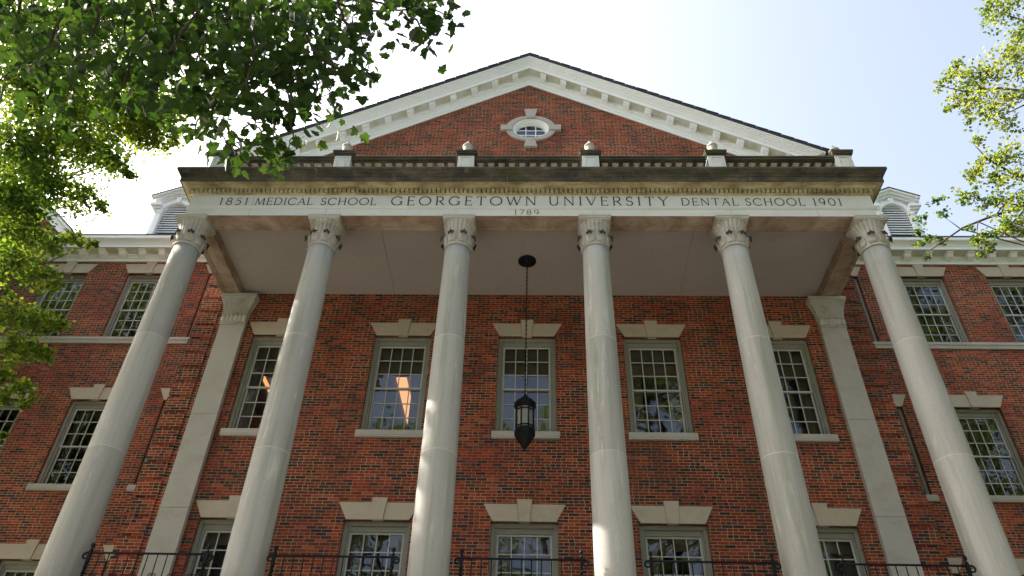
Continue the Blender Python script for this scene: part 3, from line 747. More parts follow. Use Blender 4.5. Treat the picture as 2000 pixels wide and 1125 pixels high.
# ---- carved inscription: roman capitals drawn as strokes
def arc(cx, cz, rx, rz, a0, a1, n=14): return [(cx+rx*math.cos(R_(a0+(a1-a0)*k/n)), cz+rz*math.sin(R_(a0+(a1-a0)*k/n))) for k in range(n+1)]
T, t_ = .115, .075
GL = {  # width, strokes [(points, thickness)], serif feet [(x, z)]
 'A': (.78, [([(.04, 0), (.39, 1)], t_), ([(.39, 1), (.74, 0)], T), ([(.17, .36), (.62, .36)], t_)], [(.04, 0), (.74, 0)]),
 'C': (.88, [(arc(.48, .5, .44, .5, 48, 312, 22), T), ([(.80, .90), (.80, .72)], t_), ([(.80, .10), (.80, .22)], t_)], []),
 'D': (.84, [([(.12, 0), (.12, 1)], T), ([(.02, 1), (.36, 1)], t_), ([(.02, 0), (.36, 0)], t_), (arc(.36, .5, .43, .5, 90, -90, 18), T)], []),
 'E': (.62, [([(.12, 0), (.12, 1)], T), ([(.02, 1), (.56, 1)], t_), ([(.02, 0), (.58, 0)], t_), ([(.12, .52), (.48, .52)], t_), ([(.56, 1), (.56, .86)], t_), ([(.58, 0), (.58, .16)], t_), ([(.48, .60), (.48, .44)], t_)], []),
 'G': (.94, [(arc(.48, .5, .44, .5, 48, 318, 22), T), ([(.80, .90), (.80, .72)], t_), ([(.82, .06), (.82, .42)], T), ([(.66, .42), (.92, .42)], t_)], []),
 'H': (.86, [([(.13, 0), (.13, 1)], T), ([(.73, 0), (.73, 1)], T), ([(.13, .52), (.73, .52)], t_)], [(.13, 0), (.13, 1), (.73, 0), (.73, 1)]),
 'I': (.28, [([(.14, 0), (.14, 1)], T)], [(.14, 0), (.14, 1)]),
 'L': (.62, [([(.13, 0), (.13, 1)], T), ([(.02, 0), (.58, 0)], t_), ([(.58, 0), (.58, .18)], t_)], [(.13, 1)]),
 'M': (1.02, [([(.10, 0), (.17, 1)], t_), ([(.17, 1), (.51, .04)], T), ([(.51, .04), (.85, 1)], t_), ([(.85, 1), (.92, 0)], T)], [(.10, 0), (.92, 0)]),
 'N': (.88, [([(.12, 0), (.12, 1)], t_), ([(.12, 1), (.76, 0)], T), ([(.76, 0), (.76, 1)], t_)], [(.12, 0), (.76, 1), (.08, 1)]),
 'O': (1.0, [(arc(.5, .5, .45, .5, 0, 360, 30), T)], []),
 'R': (.74, [([(.13, 0), (.13, 1)], T), ([(.02, 1), (.36, 1)], t_), ([(.13, .48), (.36, .48)], t_), (arc(.36, .74, .24, .26, 90, -90, 14), T), ([(.34, .48), (.70, 0)], T)], [(.13, 0)]),
 'S': (.58, [(arc(.29, .74, .21, .26, 40, 262, 16) + arc(.27, .25, .24, .26, 82, -140, 16), T), ([(.48, .92), (.48, .76)], t_), ([(.06, .06), (.06, .24)], t_)], []),
 'T': (.74, [([(.37, 0), (.37, 1)], T), ([(.03, 1), (.71, 1)], t_), ([(.03, 1), (.03, .84)], t_), ([(.71, 1), (.71, .84)], t_)], [(.37, 0)]),
 'U': (.84, [([(.12, 1), (.12, .36)], T), (arc(.41, .36, .29, .36, 180, 360, 16), T), ([(.70, .36), (.70, 1)], t_)], [(.12, 1), (.70, 1)]),
 'V': (.78, [([(.04, 1), (.39, 0)], T), ([(.39, 0), (.74, 1)], t_)], [(.04, 1), (.74, 1)]),
 'W': (1.16, [([(.04, 1), (.32, 0)], T), ([(.32, 0), (.58, .95)], t_), ([(.58, .95), (.84, 0)], T), ([(.84, 0), (1.12, 1)], t_)], [(.04, 1), (.58, .97), (1.12, 1)]),
 'Y': (.74, [([(.03, 1), (.37, .48)], T), ([(.71, 1), (.37, .48)], t_), ([(.37, .48), (.37, 0)], T)], [(.03, 1), (.71, 1), (.37, 0)]),
 '1': (.34, [([(.18, 0), (.18, 1)], T), ([(.18, 1), (.04, .86)], t_)], [(.18, 0)]),
 '5': (.58, [([(.16, 1), (.50, 1)], t_), ([(.16, 1), (.12, .58)], t_), (arc(.26, .31, .26, .31, 112, -140, 20), T)], []),
 '7': (.60, [([(.04, 1), (.56, 1)], T), ([(.56, 1), (.22, 0)], T)], []),
 '8': (.62, [(arc(.31, .75, .21, .25, 0, 360, 22), T), (arc(.31, .26, .26, .26, 0, 360, 22), T)], []),
 '9': (.62, [(arc(.31, .68, .25, .32, 0, 360, 24), T), (arc(.22, .62, .34, .62, 8, -66, 14), T)], []),
 '0': (.72, [(arc(.36, .5, .31, .5, 0, 360, 26), T)], []),
}
def stroke(bm, pts, th, y):
    closed = (Vector(pts[0])-Vector(pts[-1])).length < 1e-4
    n = len(pts); L = []; Rr = []
    for i in range(n):
        a = Vector(pts[i-1]) if i else (Vector(pts[-2]) if closed else Vector(pts[0]))
        b = Vector(pts[i+1]) if i < n-1 else (Vector(pts[1]) if closed else Vector(pts[-1]))
        d = (b-a).normalized(); nn = Vector((-d.y, d.x))*th/2; p = Vector(pts[i])
        L.append(bm.verts.new((p.x+nn.x, y, p.y+nn.y))); Rr.append(bm.verts.new((p.x-nn.x, y, p.y-nn.y)))
    for i in range(n-1): bm.faces.new((L[i], L[i+1], Rr[i+1], Rr[i]))
def text(bm, s, x0, x1, z, h):
    gap = .30; ws = [GL[c][0] for c in s]
    adv = (x1-x0)/h; 
    sp = (adv-sum(ws))/(len(s)-1) if len(s) > 1 else 0
    k = 1.0
    if sp < .12: k = (adv-.12*(len(s)-1))/sum(ws); sp = .12
    if sp > .34: k = min(1.25, (adv-.34*(len(s)-1))/sum(ws)); sp = (adv-sum(ws)*k)/(len(s)-1)
    x = x0
    for c, wd in zip(s, ws):
        q = 0
        for pts, th in GL[c][1]:
            stroke(bm, [(x+px*h*k, z+pz*h) for px, pz in pts], th*h, FY-.0024-.0004*q); q += 1
        for sx, szz in GL[c][2]:
            stroke(bm, [(x+(sx-.11)*h*k, z+szz*h), (x+(sx+.11)*h*k, z+szz*h)], .055*h, FY-.0024-.0004*q); q += 1
        x += wd*h*k+sp*h
for s, a, b, z, h in (('1851', -6.29, -5.70, 11.553, .20), ('MEDICAL', -5.55, -4.36, 11.553, .20), ('SCHOOL', -4.20, -3.06, 11.553, .20),
                      ('GEORGETOWN', -2.76, .19, 11.548, .245), ('UNIVERSITY', .44, 2.84, 11.548, .245),
                      ('DENTAL', 3.10, 4.24, 11.553, .20), ('SCHOOL', 4.38, 5.56, 11.553, .20), ('1901', 5.72, 6.29, 11.553, .20), ('1789', -.25, .245, 11.281, .135)):
    bm = B(); text(bm, s, a, b, z, h); o = obj('inscription', bm, M['letter'], ENT); o['label'] = 'carved '+('year ' if s.isdigit() else 'word ')+s+' on the '+('lower band' if s == '1789' else 'frieze')
for x in (-5.6, -4.05, -1.42, 1.33, 4.05, 5.75):        # block joints of the frieze stones
    for a, b in ((11.255, 11.432), (11.53, 11.838)):
        bm = B(); box(bm, x-.0025, x+.0025, FY-.0016, FY+.01, a, b); obj('stone_joint', bm, M['joint'], ENT)
for x in (-5.2, -2.7, -.4, 1.9, 4.5):
    bm = B(); box(bm, x-.004, x+.004, FY-.2468, FY-.2, 12.0, 12.126); obj('stone_joint', bm, M['joint'], ENT)

# ---- balustrade on the portico roof
bm = B(); z0 = 12.335
spans = [(COLX[i]+(.21 if i else .16), COLX[i+1]-(.21 if i < 4 else .16)) for i in range(5)]
for a, b in spans:
    box(bm, a, b, -.06, .20, z0, z0+.10); box(bm, a, b, -.045, .19, 13.165, 13.19); box(bm, a, b, -.075, .215, 13.19, 13.245); box(bm, a, b, -.09, .23, 13.245, 13.29)
for s in (-1, 1):
    a, b = sorted((s*6.68, s*6.92)); box(bm, a, b, .46, D-.01, z0, z0+.10); box(bm, a, b, .46, D-.01, 13.165, 13.19); a, b = sorted((s*6.65, s*6.95)); box(bm, a, b, .46, D-.01, 13.19, 13.29)
BAL = obj('balustrade', bm, M['weather'], BLD, bevel=.006)
bm = B(); lathe(bm, [(.05, 12.44), (.055, 12.47), (.04, 12.50), (.05, 12.56), (.075, 12.66), (.078, 12.74), (.055, 12.86), (.036, 12.98), (.034, 13.03), (.05, 13.05), (.034, 13.07), (.052, 13.10), (.062, 13.118)], seg=14)
box(bm, -.066, .066, -.066, .066, 13.12, 13.164)
me = mesh('baluster', bm, M['lint'])
for a, b in spans:
    for k in range(10): obj('baluster', me, None, BAL, (a+(b-a)*(k+.5)/10, .07, 0))
for s in (-1, 1):
    for k in range(8): obj('baluster', me, None, BAL, (s*6.8, .58+.22*k, 0))
urnme = None
for i, x in enumerate(COLX):
    x = max(-6.80, min(6.80, x)); x = x+.012
    bm = B(); hw = .178; 
    box(bm, -hw-.03, hw+.03, -.13, .41, z0, z0+.14)
    box(bm, -hw, hw, -.10, .38, z0+.14, 13.285)
    # sunk panel frame on the face
    for (a, b, c, d) in ((-hw+.055, hw-.055, 13.215, 13.235), (-hw+.055, -hw+.075, 12.6, 13.215), (hw-.075, hw-.055, 12.6, 13.215), (-hw+.10, hw-.10, 12.65, 13.165)): box(bm, a, b, -.112, -.101, c, d)
    p = obj('pedestal', bm, M['frieze'], BAL, (x, 0, 0), bevel=.005)
    bm = B(); box(bm, -hw-.025, hw+.025, -.125, .405, 13.287, 13.32); box(bm, -hw-.045, hw+.045, -.148, .43, 13.32, 13.37); box(bm, -hw-.058, hw+.058, -.16, .44, 13.37, 13.42)
    obj('pedestal_cap', bm, M['weather'], p, wloc(p), bevel=.006)
    uy = .02 if 0 < i < 5 else .15
    bm = B(); lathe(bm, [(.09, 13.42), (.09, 13.45), (.07, 13.46), (.068, 13.48), (.082, 13.50), (.092, 13.56), (.100, 13.64), (.104, 13.69), (.116, 13.695), (.118, 13.72), (.105, 13.728), (.092, 13.76), (.06, 13.80), (.032, 13.82), (.028, 13.835), (.036, 13.85), (.03, 13.875), (.008, 13.885)], (0, uy, 0), seg=20)
    obj('urn', bm, M['stone'], p, wloc(p))

# ------------------------------------------------------------------ iron railings between the columns
def spiral(cx, cz, r0, turns, a0, sgn, n=22, y=0):
    return [(cx+sgn*r0*(1-.72*k/n)*math.cos(a0+2*math.pi*turns*k/n), y, cz+r0*(1-.72*k/n)*math.sin(a0+2*math.pi*turns*k/n)) for k in range(n+1)]
RLAB = ['black iron railing between the leftmost column and the second column from left', 'black iron railing between the second and third columns from left', 'black iron railing under the hanging lantern between the two middle columns',
        'black iron railing between the fourth and fifth columns from left', 'black iron railing between the rightmost column and its neighbour']
def make_railing():
    t = thing('iron_railing', RLAB[0], 'railing', (0, -.2, FLOOR), 'iron railings between the columns')
    hw = .86; zr = 4.375; F = FLOOR
    bm = B(); tube(bm, [(-hw-.02, 0, zr), (-hw/2, 0, zr), (0, 0, zr), (hw/2, 0, zr), (hw+.02, 0, zr)], .0165, 8)
    for s in (-1, 1): tube(bm, [(s*(hw+.015), 0, zr), (s*(hw+.04), 0, zr)]+spiral(s*(hw+.05), zr-.05, .052, -1.15, math.pi/2, s), [.0165, .0165]+[.016-.0004*k for k in range(23)], 7)
    tube(bm, [(-hw, 0, F+.12), (hw, 0, F+.12)], .013, 6)
    obj('handrail', bm, M['iron'], t, (0, -.2, 0))
    for s in (-1, 1):
        bm = B(); n = 24
        ring = None
        for k in range(n+1):                       # square post, twisted in its middle
            z = F+(zr+.03-F)*k/n; f = min(1, max(0, (z-(F+.5))/.30)); a = f*math.pi*2.0; r = .030
            new = [bm.verts.new((s*hw+r*math.cos(a+math.pi/4+q*math.pi/2), r*math.sin(a+math.pi/4+q*math.pi/2), z)) for q in range(4)]
            if ring:
                for q in range(4): bm.faces.new((ring[q], ring[(q+1) % 4], new[(q+1) % 4], new[q]))
            ring = new
        bm.faces.new(ring)
        p = obj('post', bm, M['iron'], t, (0, -.2, 0))
        bm = B(); lathe(bm, [(.012, zr+.03), (.026, zr+.035), (.026, zr+.048), (.012, zr+.06), (.014, zr+.075), (.03, zr+.095), (.033, zr+.112), (.026, zr+.135), (.008, zr+.147)], (s*hw, 0, 0), seg=12); obj('finial', bm, M['iron'], p, (0, -.2, 0))
    n = 11
    for k in range(n):
        x = -hw+2*hw*(k+1)/(n+1)
        bm = B(); tube(bm, [(x, 0, F+.12), (x, 0, zr)], .0085, 4)
        if k % 2 == 0:
            for s in (-1, 1): tube(bm, spiral(x+s*.034, 4.06, .03, -1.1, math.pi*.9, s, 14), .006, 4)
        obj('bar', bm, M['iron'], t, (0, -.2, 0))
    return t
r0 = make_railing()
for i in range(5):
    x = (COLX[i]+COLX[i+1])/2
    r = r0 if i == 0 else copy_tree(r0, None)
    r.location = (x*1.004, -.2, FLOOR); r['label'] = RLAB[i]

# ------------------------------------------------------------------ hanging lantern
LX, LY = .0, 1.25
L = thing('hanging_lantern', 'black iron eight sided lantern hanging on a chain from the porch ceiling', 'lantern', (LX, LY, 6.86))
bm = B(); lathe(bm, [(.195, 11.4195), (.195, 11.40), (.17, 11.385), (.06, 11.36), (.03, 11.33), (.012, 11.31)], (0, 0, 0), seg=28); obj('ceiling_canopy', bm, M['iron'], L, (LX, LY, 0))
bm = B(); z = 11.33; k = 0
while z > 8.03:
    a = (k % 2)*math.pi/2; pts = [(.014*math.cos(th)*math.cos(a), .014*math.cos(th)*math.sin(a), z-.036+.036*math.sin(th)) for th in [2*math.pi*q/10 for q in range(11)]]
    tube(bm, pts, .0065, 5, cap=False); z -= .054; k += 1
obj('chain', bm, M['iron'], L, (LX, LY, 0))
bm = B(); ph = .5
lathe(bm, [(.012, 8.05), (.03, 8.03), (.03, 8.005), (.05, 7.995), (.06, 7.97), (.10, 7.945), (.135, 7.92), (.15, 7.90), (.155, 7.885), (.185, 7.865), (.20, 7.84), (.217, 7.825), (.217, 7.80), (.19, 7.775), (.178, 7.755), (.178, 7.735), (.16, 7.73)], seg=8, smooth=False, phase=ph)
obj('lantern_roof', bm, M['iron'], L, (LX, LY, 0))
bm = B()
for k in range(8):
    a = 2*math.pi*(k+ph)/8; b = 2*math.pi*(k+1+ph)/8; r = .172
    tube(bm, [(r*math.cos(a), r*math.sin(a), 7.735), (r*math.cos(a), r*math.sin(a), 7.29)], .015, 6)
    for z in (7.68, 7.34): tube(bm, [(r*math.cos(a), r*math.sin(a), z), (r*math.cos(b), r*math.sin(b), z)], .011, 5)
obj('cage', bm, M['iron'], L, (LX, LY, 0))
bm = B(); lathe(bm, [(.158, 7.30), (.158, 7.73)], seg=8, smooth=False, phase=ph); obj('glass_panel', bm, M['lens'], L, (LX, LY, 0))
bm = B(); lathe(bm, [(.16, 7.30), (.18, 7.298), (.184, 7.27), (.20, 7.25), (.205, 7.22), (.20, 7.20), (.175, 7.17), (.165, 7.14), (.135, 7.10), (.125, 7.07), (.09, 7.02), (.075, 6.99), (.05, 6.96), (.045, 6.94), (.026, 6.93), (.022, 6.90), (.008, 6.86)], seg=8, smooth=False, phase=ph)
obj('lantern_base', bm, M['iron'], L, (LX, LY, 0))

# ------------------------------------------------------------------ trees
def px(u, v, dist):                                   # a world point seen near this direction, at a real distance
    d = AX_R*((u-1000)/F_PX) - AX_U*((v-562.5)/F_PX) + AX_F
    return CAM + d.normalized()*dist
MAPLE = [(0, 0), (.20, -.06), (.46, .10), (.38, .28), (.56, .52), (.31, .56), (.22, .78), (0, 1.0)]
SMALL = [(0, 0), (.30, .18), (.36, .5), (.2, .8), (0, 1.0)]
class Leaves:
    def __init__(s): s.v = []; s.f = []; s.t = []
    def add(s, p, size, shape, up=.75, tint=None, droop=0):
        n = Vector((random.gauss(0, .5), random.gauss(0, .5), up+random.gauss(0, .25)))
        if n.length < .05: n = Vector((0, 0, 1))
        n.normalize(); a = random.uniform(0, 2*math.pi)
        d = Vector((math.cos(a), math.sin(a), -droop)); d = (d-n*d.dot(n)).normalized(); sd = n.cross(d)
        t = random.random() if tint is None else min(1, max(0, random.gauss(tint, .2)))
        fold = random.uniform(.05, .28)
        sz = size*random.uniform(.65, 1.2)
        for sg in (1, -1):
            i0 = len(s.v)
            for x, y in shape: s.v.append(p+sz*(sd*(x*sg)+d*y+n*(abs(x)*fold-.12*y*y)))
            s.f.append(list(range(i0, i0+len(shape)))[::sg]); s.t.append(t)
    def build(s, name, mat, parent):
        me = bpy.data.meshes.new(name); me.from_pydata([tuple(v) for v in s.v], [], s.f)
        at = me.attributes.new('leaf_tint', 'FLOAT', 'FACE'); at.data.foreach_set('value', s.t)
        me.materials.append(mat); o = obj(name, me, None, parent)
        return o
def wander(a, b, n=8, j=.06, sag=0.):
    a, b = Vector(a), Vector(b); L_ = (b-a).length
    pts = []
    off = Vector((0, 0, 0))
    for k in range(n+1):
        t = k/n
        if 0 < k < n: off += Vector((random.gauss(0, 1), random.gauss(0, 1), random.gauss(0, .6)))*j*L_/n
        pts.append(a.lerp(b, t)+off*(1-abs(2*t-1)*.5)*(1 if k < n else 0)+Vector((0, 0, sag*L_*math.sin(math.pi*t))))
    pts[-1] = b
    return pts
def clump(lv, bm, c, r, n, size, shape, twig=.006, tint=None, flat=.6, src=None, up=.75):
    """leafy clump: sprays of leaves on twigs reaching out from the middle"""
    ns = max(4, int(n/22))
    for q in range(ns):
        d = Vector((random.gauss(0, 1), random.gauss(0, 1), random.gauss(0, .75))).normalized()
        L_ = r*random.uniform(.55, 1.1); a = c+d*r*random.uniform(0, .25); b = c+d*L_+Vector((0, 0, -.10*r))
        pts = wander(a, b, 4, .25)
        tube(bm, pts, [twig, twig*.85, twig*.7, twig*.5, twig*.3], 3, cap=False)
        per = max(3, n//ns)
        tt = None if tint is None else min(1, max(0, random.gauss(tint, .24)))
        for k in range(per):
            t = random.random()**.7; i = min(3, int(t*4)); p = pts[i].lerp(pts[i+1], t*4-i)
            sp = r*.20
            lv.add(p+Vector((random.gauss(0, sp), random.gauss(0, sp), random.gauss(0, sp*flat))), size, shape, tint=tt, up=up)
def trunk_mesh(bm, base, top, r, lean=.05):
    pts = wander(base, top, 9, lean); n = len(pts)
    tube(bm, pts, [r*(1.35 if k == 0 else 1-.62*k/(n-1)) for k in range(n)], 12)
    return pts

# --- tree whose big leaves hang over the camera, upper left
T1 = thing('maple_tree', 'tree with large dark three pointed leaves hanging over the upper left foreground', 'tree', (-11.5, -14.5, GZ))
lv = Leaves(); bm = B(); LEAF1 = .094
tw = [
 [(133, 0), (93, 91), (0, 156)], [(93, 91), (95, 150), (105, 196), (130, 231)], [(252, 0), (242, 70), (217, 137)], [(287, 20), (259, 95), (242, 175), (207, 210)],
 [(403, 0), (354, 63), (305, 140), (290, 196)], [(340, 30), (330, 110), (300, 200), (320, 230)], [(452, 0), (445, 88), (424, 175), (410, 238), (434, 266), (466, 303)], [(424, 175), (385, 235), (380, 270)],
 [(508, 0), (536, 60), (551, 140), (564, 210), (574, 266), (548, 312)], [(551, 140), (525, 196), (511, 228), (525, 280), (538, 318)], [(574, 26), (613, 95), (658, 133), (706, 148)],
 [(551, 140), (615, 138), (645, 180), (666, 212)], [(560, 0), (640, 22), (700, 60), (716, 100), (722, 150)], [(640, 0), (720, 22), (790, 18), (850, 20), (885, 38)], [(790, 18), (815, 45), (835, 62)],
 [(700, 0), (770, 12), (850, 10)], [(480, 0), (500, 90), (480, 170), (505, 210)], [(580, 0), (600, 60), (640, 90)], [(660, 0), (680, 60), (690, 100)],
 [(370, 0), (395, 90), (370, 160), (350, 220)], [(200, 0), (180, 80), (150, 150)], [(40, 0), (30, 70), (60, 130)], [(450, 60), (500, 130), (590, 170)], [(600, 100), (620, 170), (600, 200)], [(545, 60), (590, 120), (640, 150)],
]
for j, line in enumerate(tw):
    dd = random.uniform(6.0, 7.6); P3 = []
    for k in range(len(line)-1):
        for q in range(5):
            t = q/5; u = line[k][0]+(line[k+1][0]-line[k][0])*t; v = line[k][1]+(line[k+1][1]-line[k][1])*t
            P3.append(px(u+random.gauss(0, 2), v+random.gauss(0, 2), dd+.25*math.sin(j+k+t)))
    P3.append(px(*line[-1], dd))
    n = len(P3); tube(bm, P3, [.0115*(1-.6*k/(n-1)) for k in range(n)], 5)
    edge = max(q[0] for q in line) > 620
    for k in range(n):
        cnt = 5 if line[0][0] < 600 else 4
        if k > n-4: cnt = 4
        for q in range(cnt):
            sp = .105*(1 if k < n-3 else .5)
            lv.add(P3[k]+Vector((random.gauss(0, sp), random.gauss(0, sp*1.6), random.gauss(0, sp*.8))), LEAF1, MAPLE, up=.35, droop=.6, tint=.35)
# fuller foliage behind the twigs
for (u, v, r_, n) in ((60, 20, 100, 200), (170, 25, 100, 220), (280, 30, 100, 240), (390, 30, 95, 260), (480, 30, 80, 220), (560, 30, 70, 150), (430, 110, 75, 190), (350, 120, 80, 180), (500, 110, 60, 120), (250, 120, 90, 150), (120, 130, 80, 110), (620, 20, 55, 80), (400, 180, 50, 90), (700, 5, 40, 40),
                      (100, -90, 130, 160), (350, -90, 130, 200), (600, -80, 110, 130), (-80, 60, 130, 160), (-80, 200, 130, 140)):
    dd = random.uniform(6.6, 8.6); c = px(u, v, dd); r = r_*dd/F_PX
    clump(lv, bm, c, r, int(n*.52), LEAF1, MAPLE, .005, .32, src=None, up=.3)
    tube(bm, wander(px(u-60, -320, 8.2), c, 6, .15), [.018, .016, .014, .012, .010, .008, .005], 5)
T1B = bm; T1L = lv
bm2 = B(); tp = trunk_mesh(bm2, (-11.5, -14.5, GZ), (-10.8, -13.6, 13.0), .34)
for q in range(34):  # crown out of view, spread wide to cut skylight on the facade
    h = random.uniform(.35, 1); i = min(8, int(h*9)); a = tp[i].lerp(tp[i+1], h*9-i if h < 1 else 1)
    ang = random.uniform(0, 6.28); b = a+Vector((math.cos(ang)*random.uniform(1.5, 5.5), math.sin(ang)*random.uniform(1.5, 4.5), random.uniform(.6, 3.6)))
    tube(bm2, wander(a, b, 6, .2), [.09, .075, .06, .05, .04, .03, .02], 6)
    clump(lv, bm, b, random.uniform(1.3, 2.0), 420, .18, SMALL, .01, .4)
for e in ((-4.2, -9.3, 6.6), (-2.6, -8.2, 7.0), (-6.0, -9.0, 6.4)):
    tube(bm2, wander(tp[4], e, 9, .12, .06), [.13-.0125*k for k in range(10)], 7)
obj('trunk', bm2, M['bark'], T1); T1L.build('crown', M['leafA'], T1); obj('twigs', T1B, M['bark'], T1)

# --- tree left of the portico, small bright leaves, also shades the porch
T2 = thing('oak_tree', 'tall tree with small bright leaves in front of the left wing', 'tree', (-15.6, .9, GZ))
lv = Leaves(); bm = B(); bm2 = B()
tp = trunk_mesh(bm2, (-15.6, .9, GZ), (-15.2, 1.9, 16.4), .36)
CL = [(60, 60, 95, 17, .35), (180, 50, 95, 18, .3), (300, 60, 80, 19, .3), (70, 180, 90, 16.5, .4), (170, 180, 85, 17.5, .35), (265, 190, 70, 18.5, .4), (318, 245, 48, 19, .85), (290, 262, 42, 18.7, .75), (345, 268, 22, 19, .8), (255, 240, 48, 18.8, .7), (330, 215, 40, 19, .8), (210, 235, 50, 18.5, .6), (280, 210, 50, 19, .7), (50, 290, 85, 16, .3), (145, 280, 68, 17, .35), (222, 318, 38, 18, .35), (255, 345, 18, 18, .4), (205, 290, 40, 18, .45),
      (25, 385, 62, 15.5, .3), (100, 365, 55, 16.5, .35), (160, 385, 36, 17, .45), (190, 402, 18, 17.2, .6), (45, 455, 55, 15.5, .5), (95, 470, 42, 16, .5), (145, 470, 26, 16.3, .6), (180, 476, 12, 16.5, .75), (20, 520, 50, 15, .6), (75, 535, 36, 15.4, .75), (105, 552, 20, 15.6, .8),
      (25, 600, 45, 14.8, .5), (75, 630, 42, 15.2, .5), (115, 632, 18, 15.4, .5), (15, 680, 36, 14.6, .6), (60, 680, 30, 15, .5), (90, 692, 14, 15.2, .5), (12, 735, 28, 14.6, .8), (40, 760, 24, 14.8, .8), (12, 775, 20, 14.6, .8), (55, 785, 14, 14.8, .7), (8, 850, 8, 14.5, .8)]
for (u, v, r_, dd, tn) in CL:
    c = px(u, v, dd); r = r_*dd/F_PX
    n = int(26+2300*(r_/90)**2*(.80 if v < 430 else .50))
    clump(lv, bm, c, r, int(n*1.5), .078, SMALL, .005, tn, .6)
    a = min(tp, key=lambda p: (p-(c+Vector((-2, 0, -1.5)))).length)
    tube(bm2, wander(a, c, 7, .14, .04), [.055, .047, .04, .032, .025, .018, .012, .006], 5)
# the rest of the crown, outside the picture to the left
for q in range(95):
    z = 5.6+10.2*random.random()**.75; ang = random.uniform(0, 6.28); rr = random.uniform(.3, 3.0)*(1 if z < 15.4 else .8)
    c = Vector((-15.8+rr*math.cos(ang), 2.2+rr*math.sin(ang)*.75, z))
    clump(lv, bm, c, random.uniform(1.0, 1.4), 400, .17, SMALL, .01, .4)
    a = min(tp, key=lambda p: (p-(c+Vector((0, 0, -1)))).length); tube(bm2, wander(a, c, 4, .15), [.07, .055, .04, .03, .015], 5)
obj('trunk', bm2, M['bark'], T2); lv.build('crown', M['leafB'], T2); obj('twigs', bm, M['bark'], T2)

# --- tree at the right edge, sunlit yellow green
T3 = thing('elm_tree', 'sunlit yellow green tree reaching in from the right edge before the right wing', 'tree', (11.8, -2.0, GZ))
lv = Leaves(); bm = B(); bm2 = B()
tp = trunk_mesh(bm2, (11.8, -2.0, GZ), (11.4, -1.6, 13.5), .3)
CR = [(1960, 25, 42, 15, .6), (1925, 15, 22, 15, .6), (1985, 60, 30, 14.8, .6), (1975, 120, 48, 14.6, .75), (1930, 140, 40, 14.8, .75), (1895, 150, 36, 15, .6), (1855, 150, 24, 15.2, .6), (1835, 170, 14, 15.2, .6), (1865, 122, 14, 15.2, .5), (1890, 195, 36, 15, .75), (1860, 205, 18, 15, .6), (1940, 200, 44, 14.7, .65), (1985, 190, 34, 14.5, .65), (1890, 225, 20, 15, .7), (1965, 245, 24, 14.6, .6),
      (1905, 280, 16, 14.6, .6), (1925, 305, 30, 14.5, .65), (1900, 330, 22, 14.7, .6), (1970, 310, 34, 14.3, .6), (1990, 340, 30, 14.2, .5), (1950, 345, 26, 14.4, .5), (1905, 352, 14, 14.6, .5),
      (1885, 380, 24, 14.2, .25), (1915, 390, 26, 14.1, .25), (1950, 390, 28, 14, .35), (1985, 400, 36, 13.8, .5), (1830, 395, 14, 14.4, .2), (1842, 420, 16, 14.4, .2), (1800, 430, 17, 14.6, .2), (1790, 452, 13, 14.6, .2), (1820, 462, 15, 14.5, .25), (1800, 480, 14, 14.5, .3), (1812, 500, 9, 14.5, .3), (1835, 470, 12, 14.5, .3),
      (1965, 440, 30, 13.8, .75), (1990, 450, 22, 13.8, .75), (1925, 460, 24, 14, .35), (1905, 470, 16, 14, .35), (1915, 500, 10, 14, .3), (1940, 480, 16, 14, .5), (1895, 445, 10, 14, .25)]
for (u, v, r_, dd, tn) in CR:
    c = px(u, v, dd); r = r_*dd/F_PX
    clump(lv, bm, c, r, int(12+300*(r_/40)**2), .055, SMALL, .004, tn, .6)
for line, dd in (([(2080, 370), (2000, 402), (1930, 425), (1880, 445), (1838, 474), (1815, 490)], 14.2), ([(2080, 170), (2000, 178), (1950, 172), (1880, 178), (1845, 170)], 14.9), ([(2080, 260), (2000, 205), (1960, 225)], 14.7), ([(1945, 420), (1965, 395), (1990, 370), (2060, 340)], 14.2),
                 ([(1876, 447), (1860, 435), (1845, 425)], 14.3), ([(1910, 433), (1908, 455), (1912, 490)], 14), ([(2080, 330), (1990, 345), (1930, 312), (1905, 285)], 14.4), ([(2080, 20), (2000, 40), (1950, 25)], 15)):
    P3 = [px(u, v, dd) for u, v in line]; n = len(P3); tube(bm2, P3, [(.028 if line[0][0] > 2020 else .010)*(1-.75*k/(n-1)) for k in range(n)], 6)
    a = min(tp, key=lambda p: (p-(P3[0]+Vector((0, 0, -1)))).length); tube(bm2, wander(a, P3[0], 4, .06), [.09, .07, .055, .04, .028] if line[0][0] > 2020 else [.02, .018, .014, .012, .010], 6)
for q in range(22):
    z = random.uniform(6, 14.5); ang = random.uniform(-1.4, 1.4); rr = random.uniform(1.6, 3.4)
    c = Vector((12.6+rr*math.cos(ang), -2.2+rr*math.sin(ang), z)); clump(lv, bm, c, 1.1, 260, .13, SMALL, .01, .6)
    a = min(tp, key=lambda p: (p-(c+Vector((0, 0, -1)))).length); tube(bm2, wander(a, c, 4, .15), [.06, .05, .04, .03, .015], 5)
for q in range(44):
    c = Vector((random.uniform(10.8, 14.2), random.uniform(-4.2, .6), random.uniform(5.0, 14.6))); clump(lv, bm, c, 1.1, 300, .12, SMALL, .01, .55)
    a = min(tp, key=lambda p: (p-(c+Vector((0, 0, -1)))).length); tube(bm2, wander(a, c, 4, .15), [.05, .04, .03, .02, .012], 5)
obj('trunk', bm2, M['bark'], T3); lv.build('crown', M['leafC'], T3); obj('twigs', bm, M['bark'], T3)

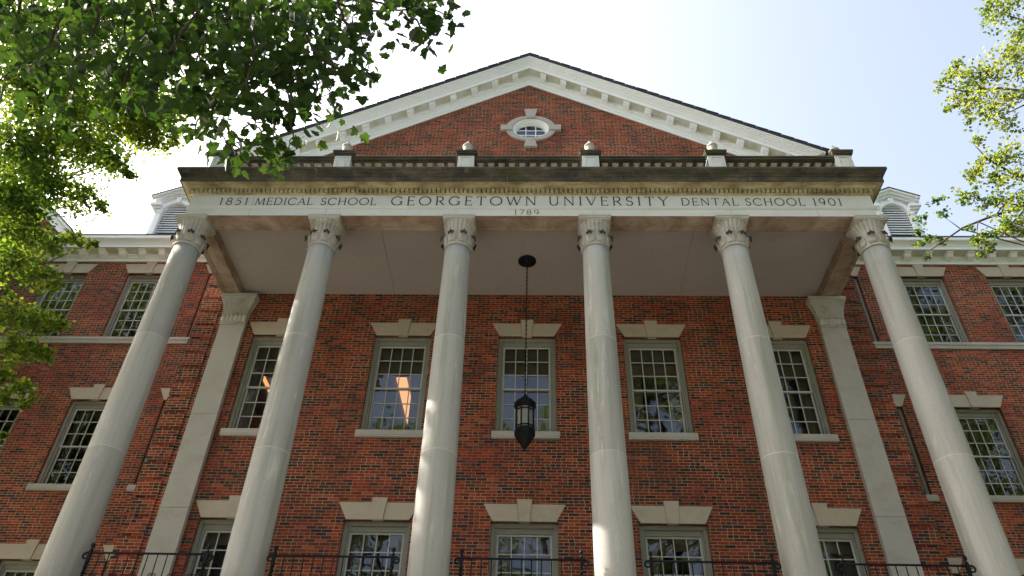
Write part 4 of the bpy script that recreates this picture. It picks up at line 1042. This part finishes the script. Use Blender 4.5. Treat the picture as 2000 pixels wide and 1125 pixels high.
# --- tall trees behind the camera, seen only as reflections in the windows
def back_tree(name, label, base, h, R0, tint, n=34):
    t = thing(name, label, 'tree', base, 'trees reflected in the windows'); lv = Leaves(); bm = B(); bm2 = B(); b = Vector(base)
    tp = trunk_mesh(bm2, base, b+Vector((.4, .3, h*.86)), .42)
    for q in range(n):
        f = random.uniform(.30, 1); rr = R0*math.sqrt(random.random())*(1.05-.75*max(0, f-.55)/.45*.8); ang = random.uniform(0, 6.28)
        c = b+Vector((rr*math.cos(ang), rr*math.sin(ang), h*f)); clump(lv, bm, c, random.uniform(1.3, 1.9), 300, .20, SMALL, .012, tint)
        a = min(tp, key=lambda p: (p-(c+Vector((0, 0, -1.5)))).length); tube(bm2, wander(a, c, 4, .12), [.10, .08, .06, .04, .02], 5)
    obj('trunk', bm2, M['bark'], t); lv.build('crown', M['leafC'], t); obj('twigs', bm, M['bark'], t)
back_tree('shade_tree', 'tallest yellow green tree reflected in the windows right of the lantern', (6.0, -19, GZ), 27, 5.0, .6, 60)
back_tree('shade_tree', 'tree reflected in the windows of the right wing nearest the portico', (19.5, -10.5, GZ), 32, 4.5, .55, 60)
back_tree('shade_tree', 'tree reflected in the outer windows of the right wing', (27, -10.5, GZ), 32, 4.5, .55, 60)
back_tree('shade_tree', 'tree reflected in the rightmost window behind the portico', (10, -14.5, GZ), 23, 4.5, .55, 50)  # off-view tree, also added to hold skylight off the facade
back_tree('shade_tree', 'low tree reflected at the foot of the window left of the lantern', (-4.0, -27, GZ), 22, 4.5, .45, 40)
back_tree('shade_tree', 'dark tree reflected in the left wing windows nearest the portico', (-20, -10.5, GZ), 32, 4.5, .4, 60)
back_tree('shade_tree', 'dark tree reflected in the outer windows of the left wing', (-27.5, -10.5, GZ), 32, 4.5, .4, 60)
for x, y, h, tn in ((-20, -33, 30, .35), (-14, -35, 27, .45), (-9.5, -31, 28.5, .4), (.6, -28, 30, .7), (13, -34, 27, .55), (21, -33, 26, .5)):
    back_tree('shade_tree', '', (x, y, GZ), h, 4.6, tn, 36)
far = [o for o in bpy.data.objects if o.get('category') == 'tree' and o['label'] == '']
for o, l in zip(far, ('farthest dark tree at the left end of the reflected row', 'second tree from the left in the reflected back row', 'tree reflected at the foot of the second window from the left', 'tree reflected in the lower sash behind the lantern', 'tree reflected in the lower windows right of the lantern', 'tree at the right end of the reflected back row')): o['label'] = l
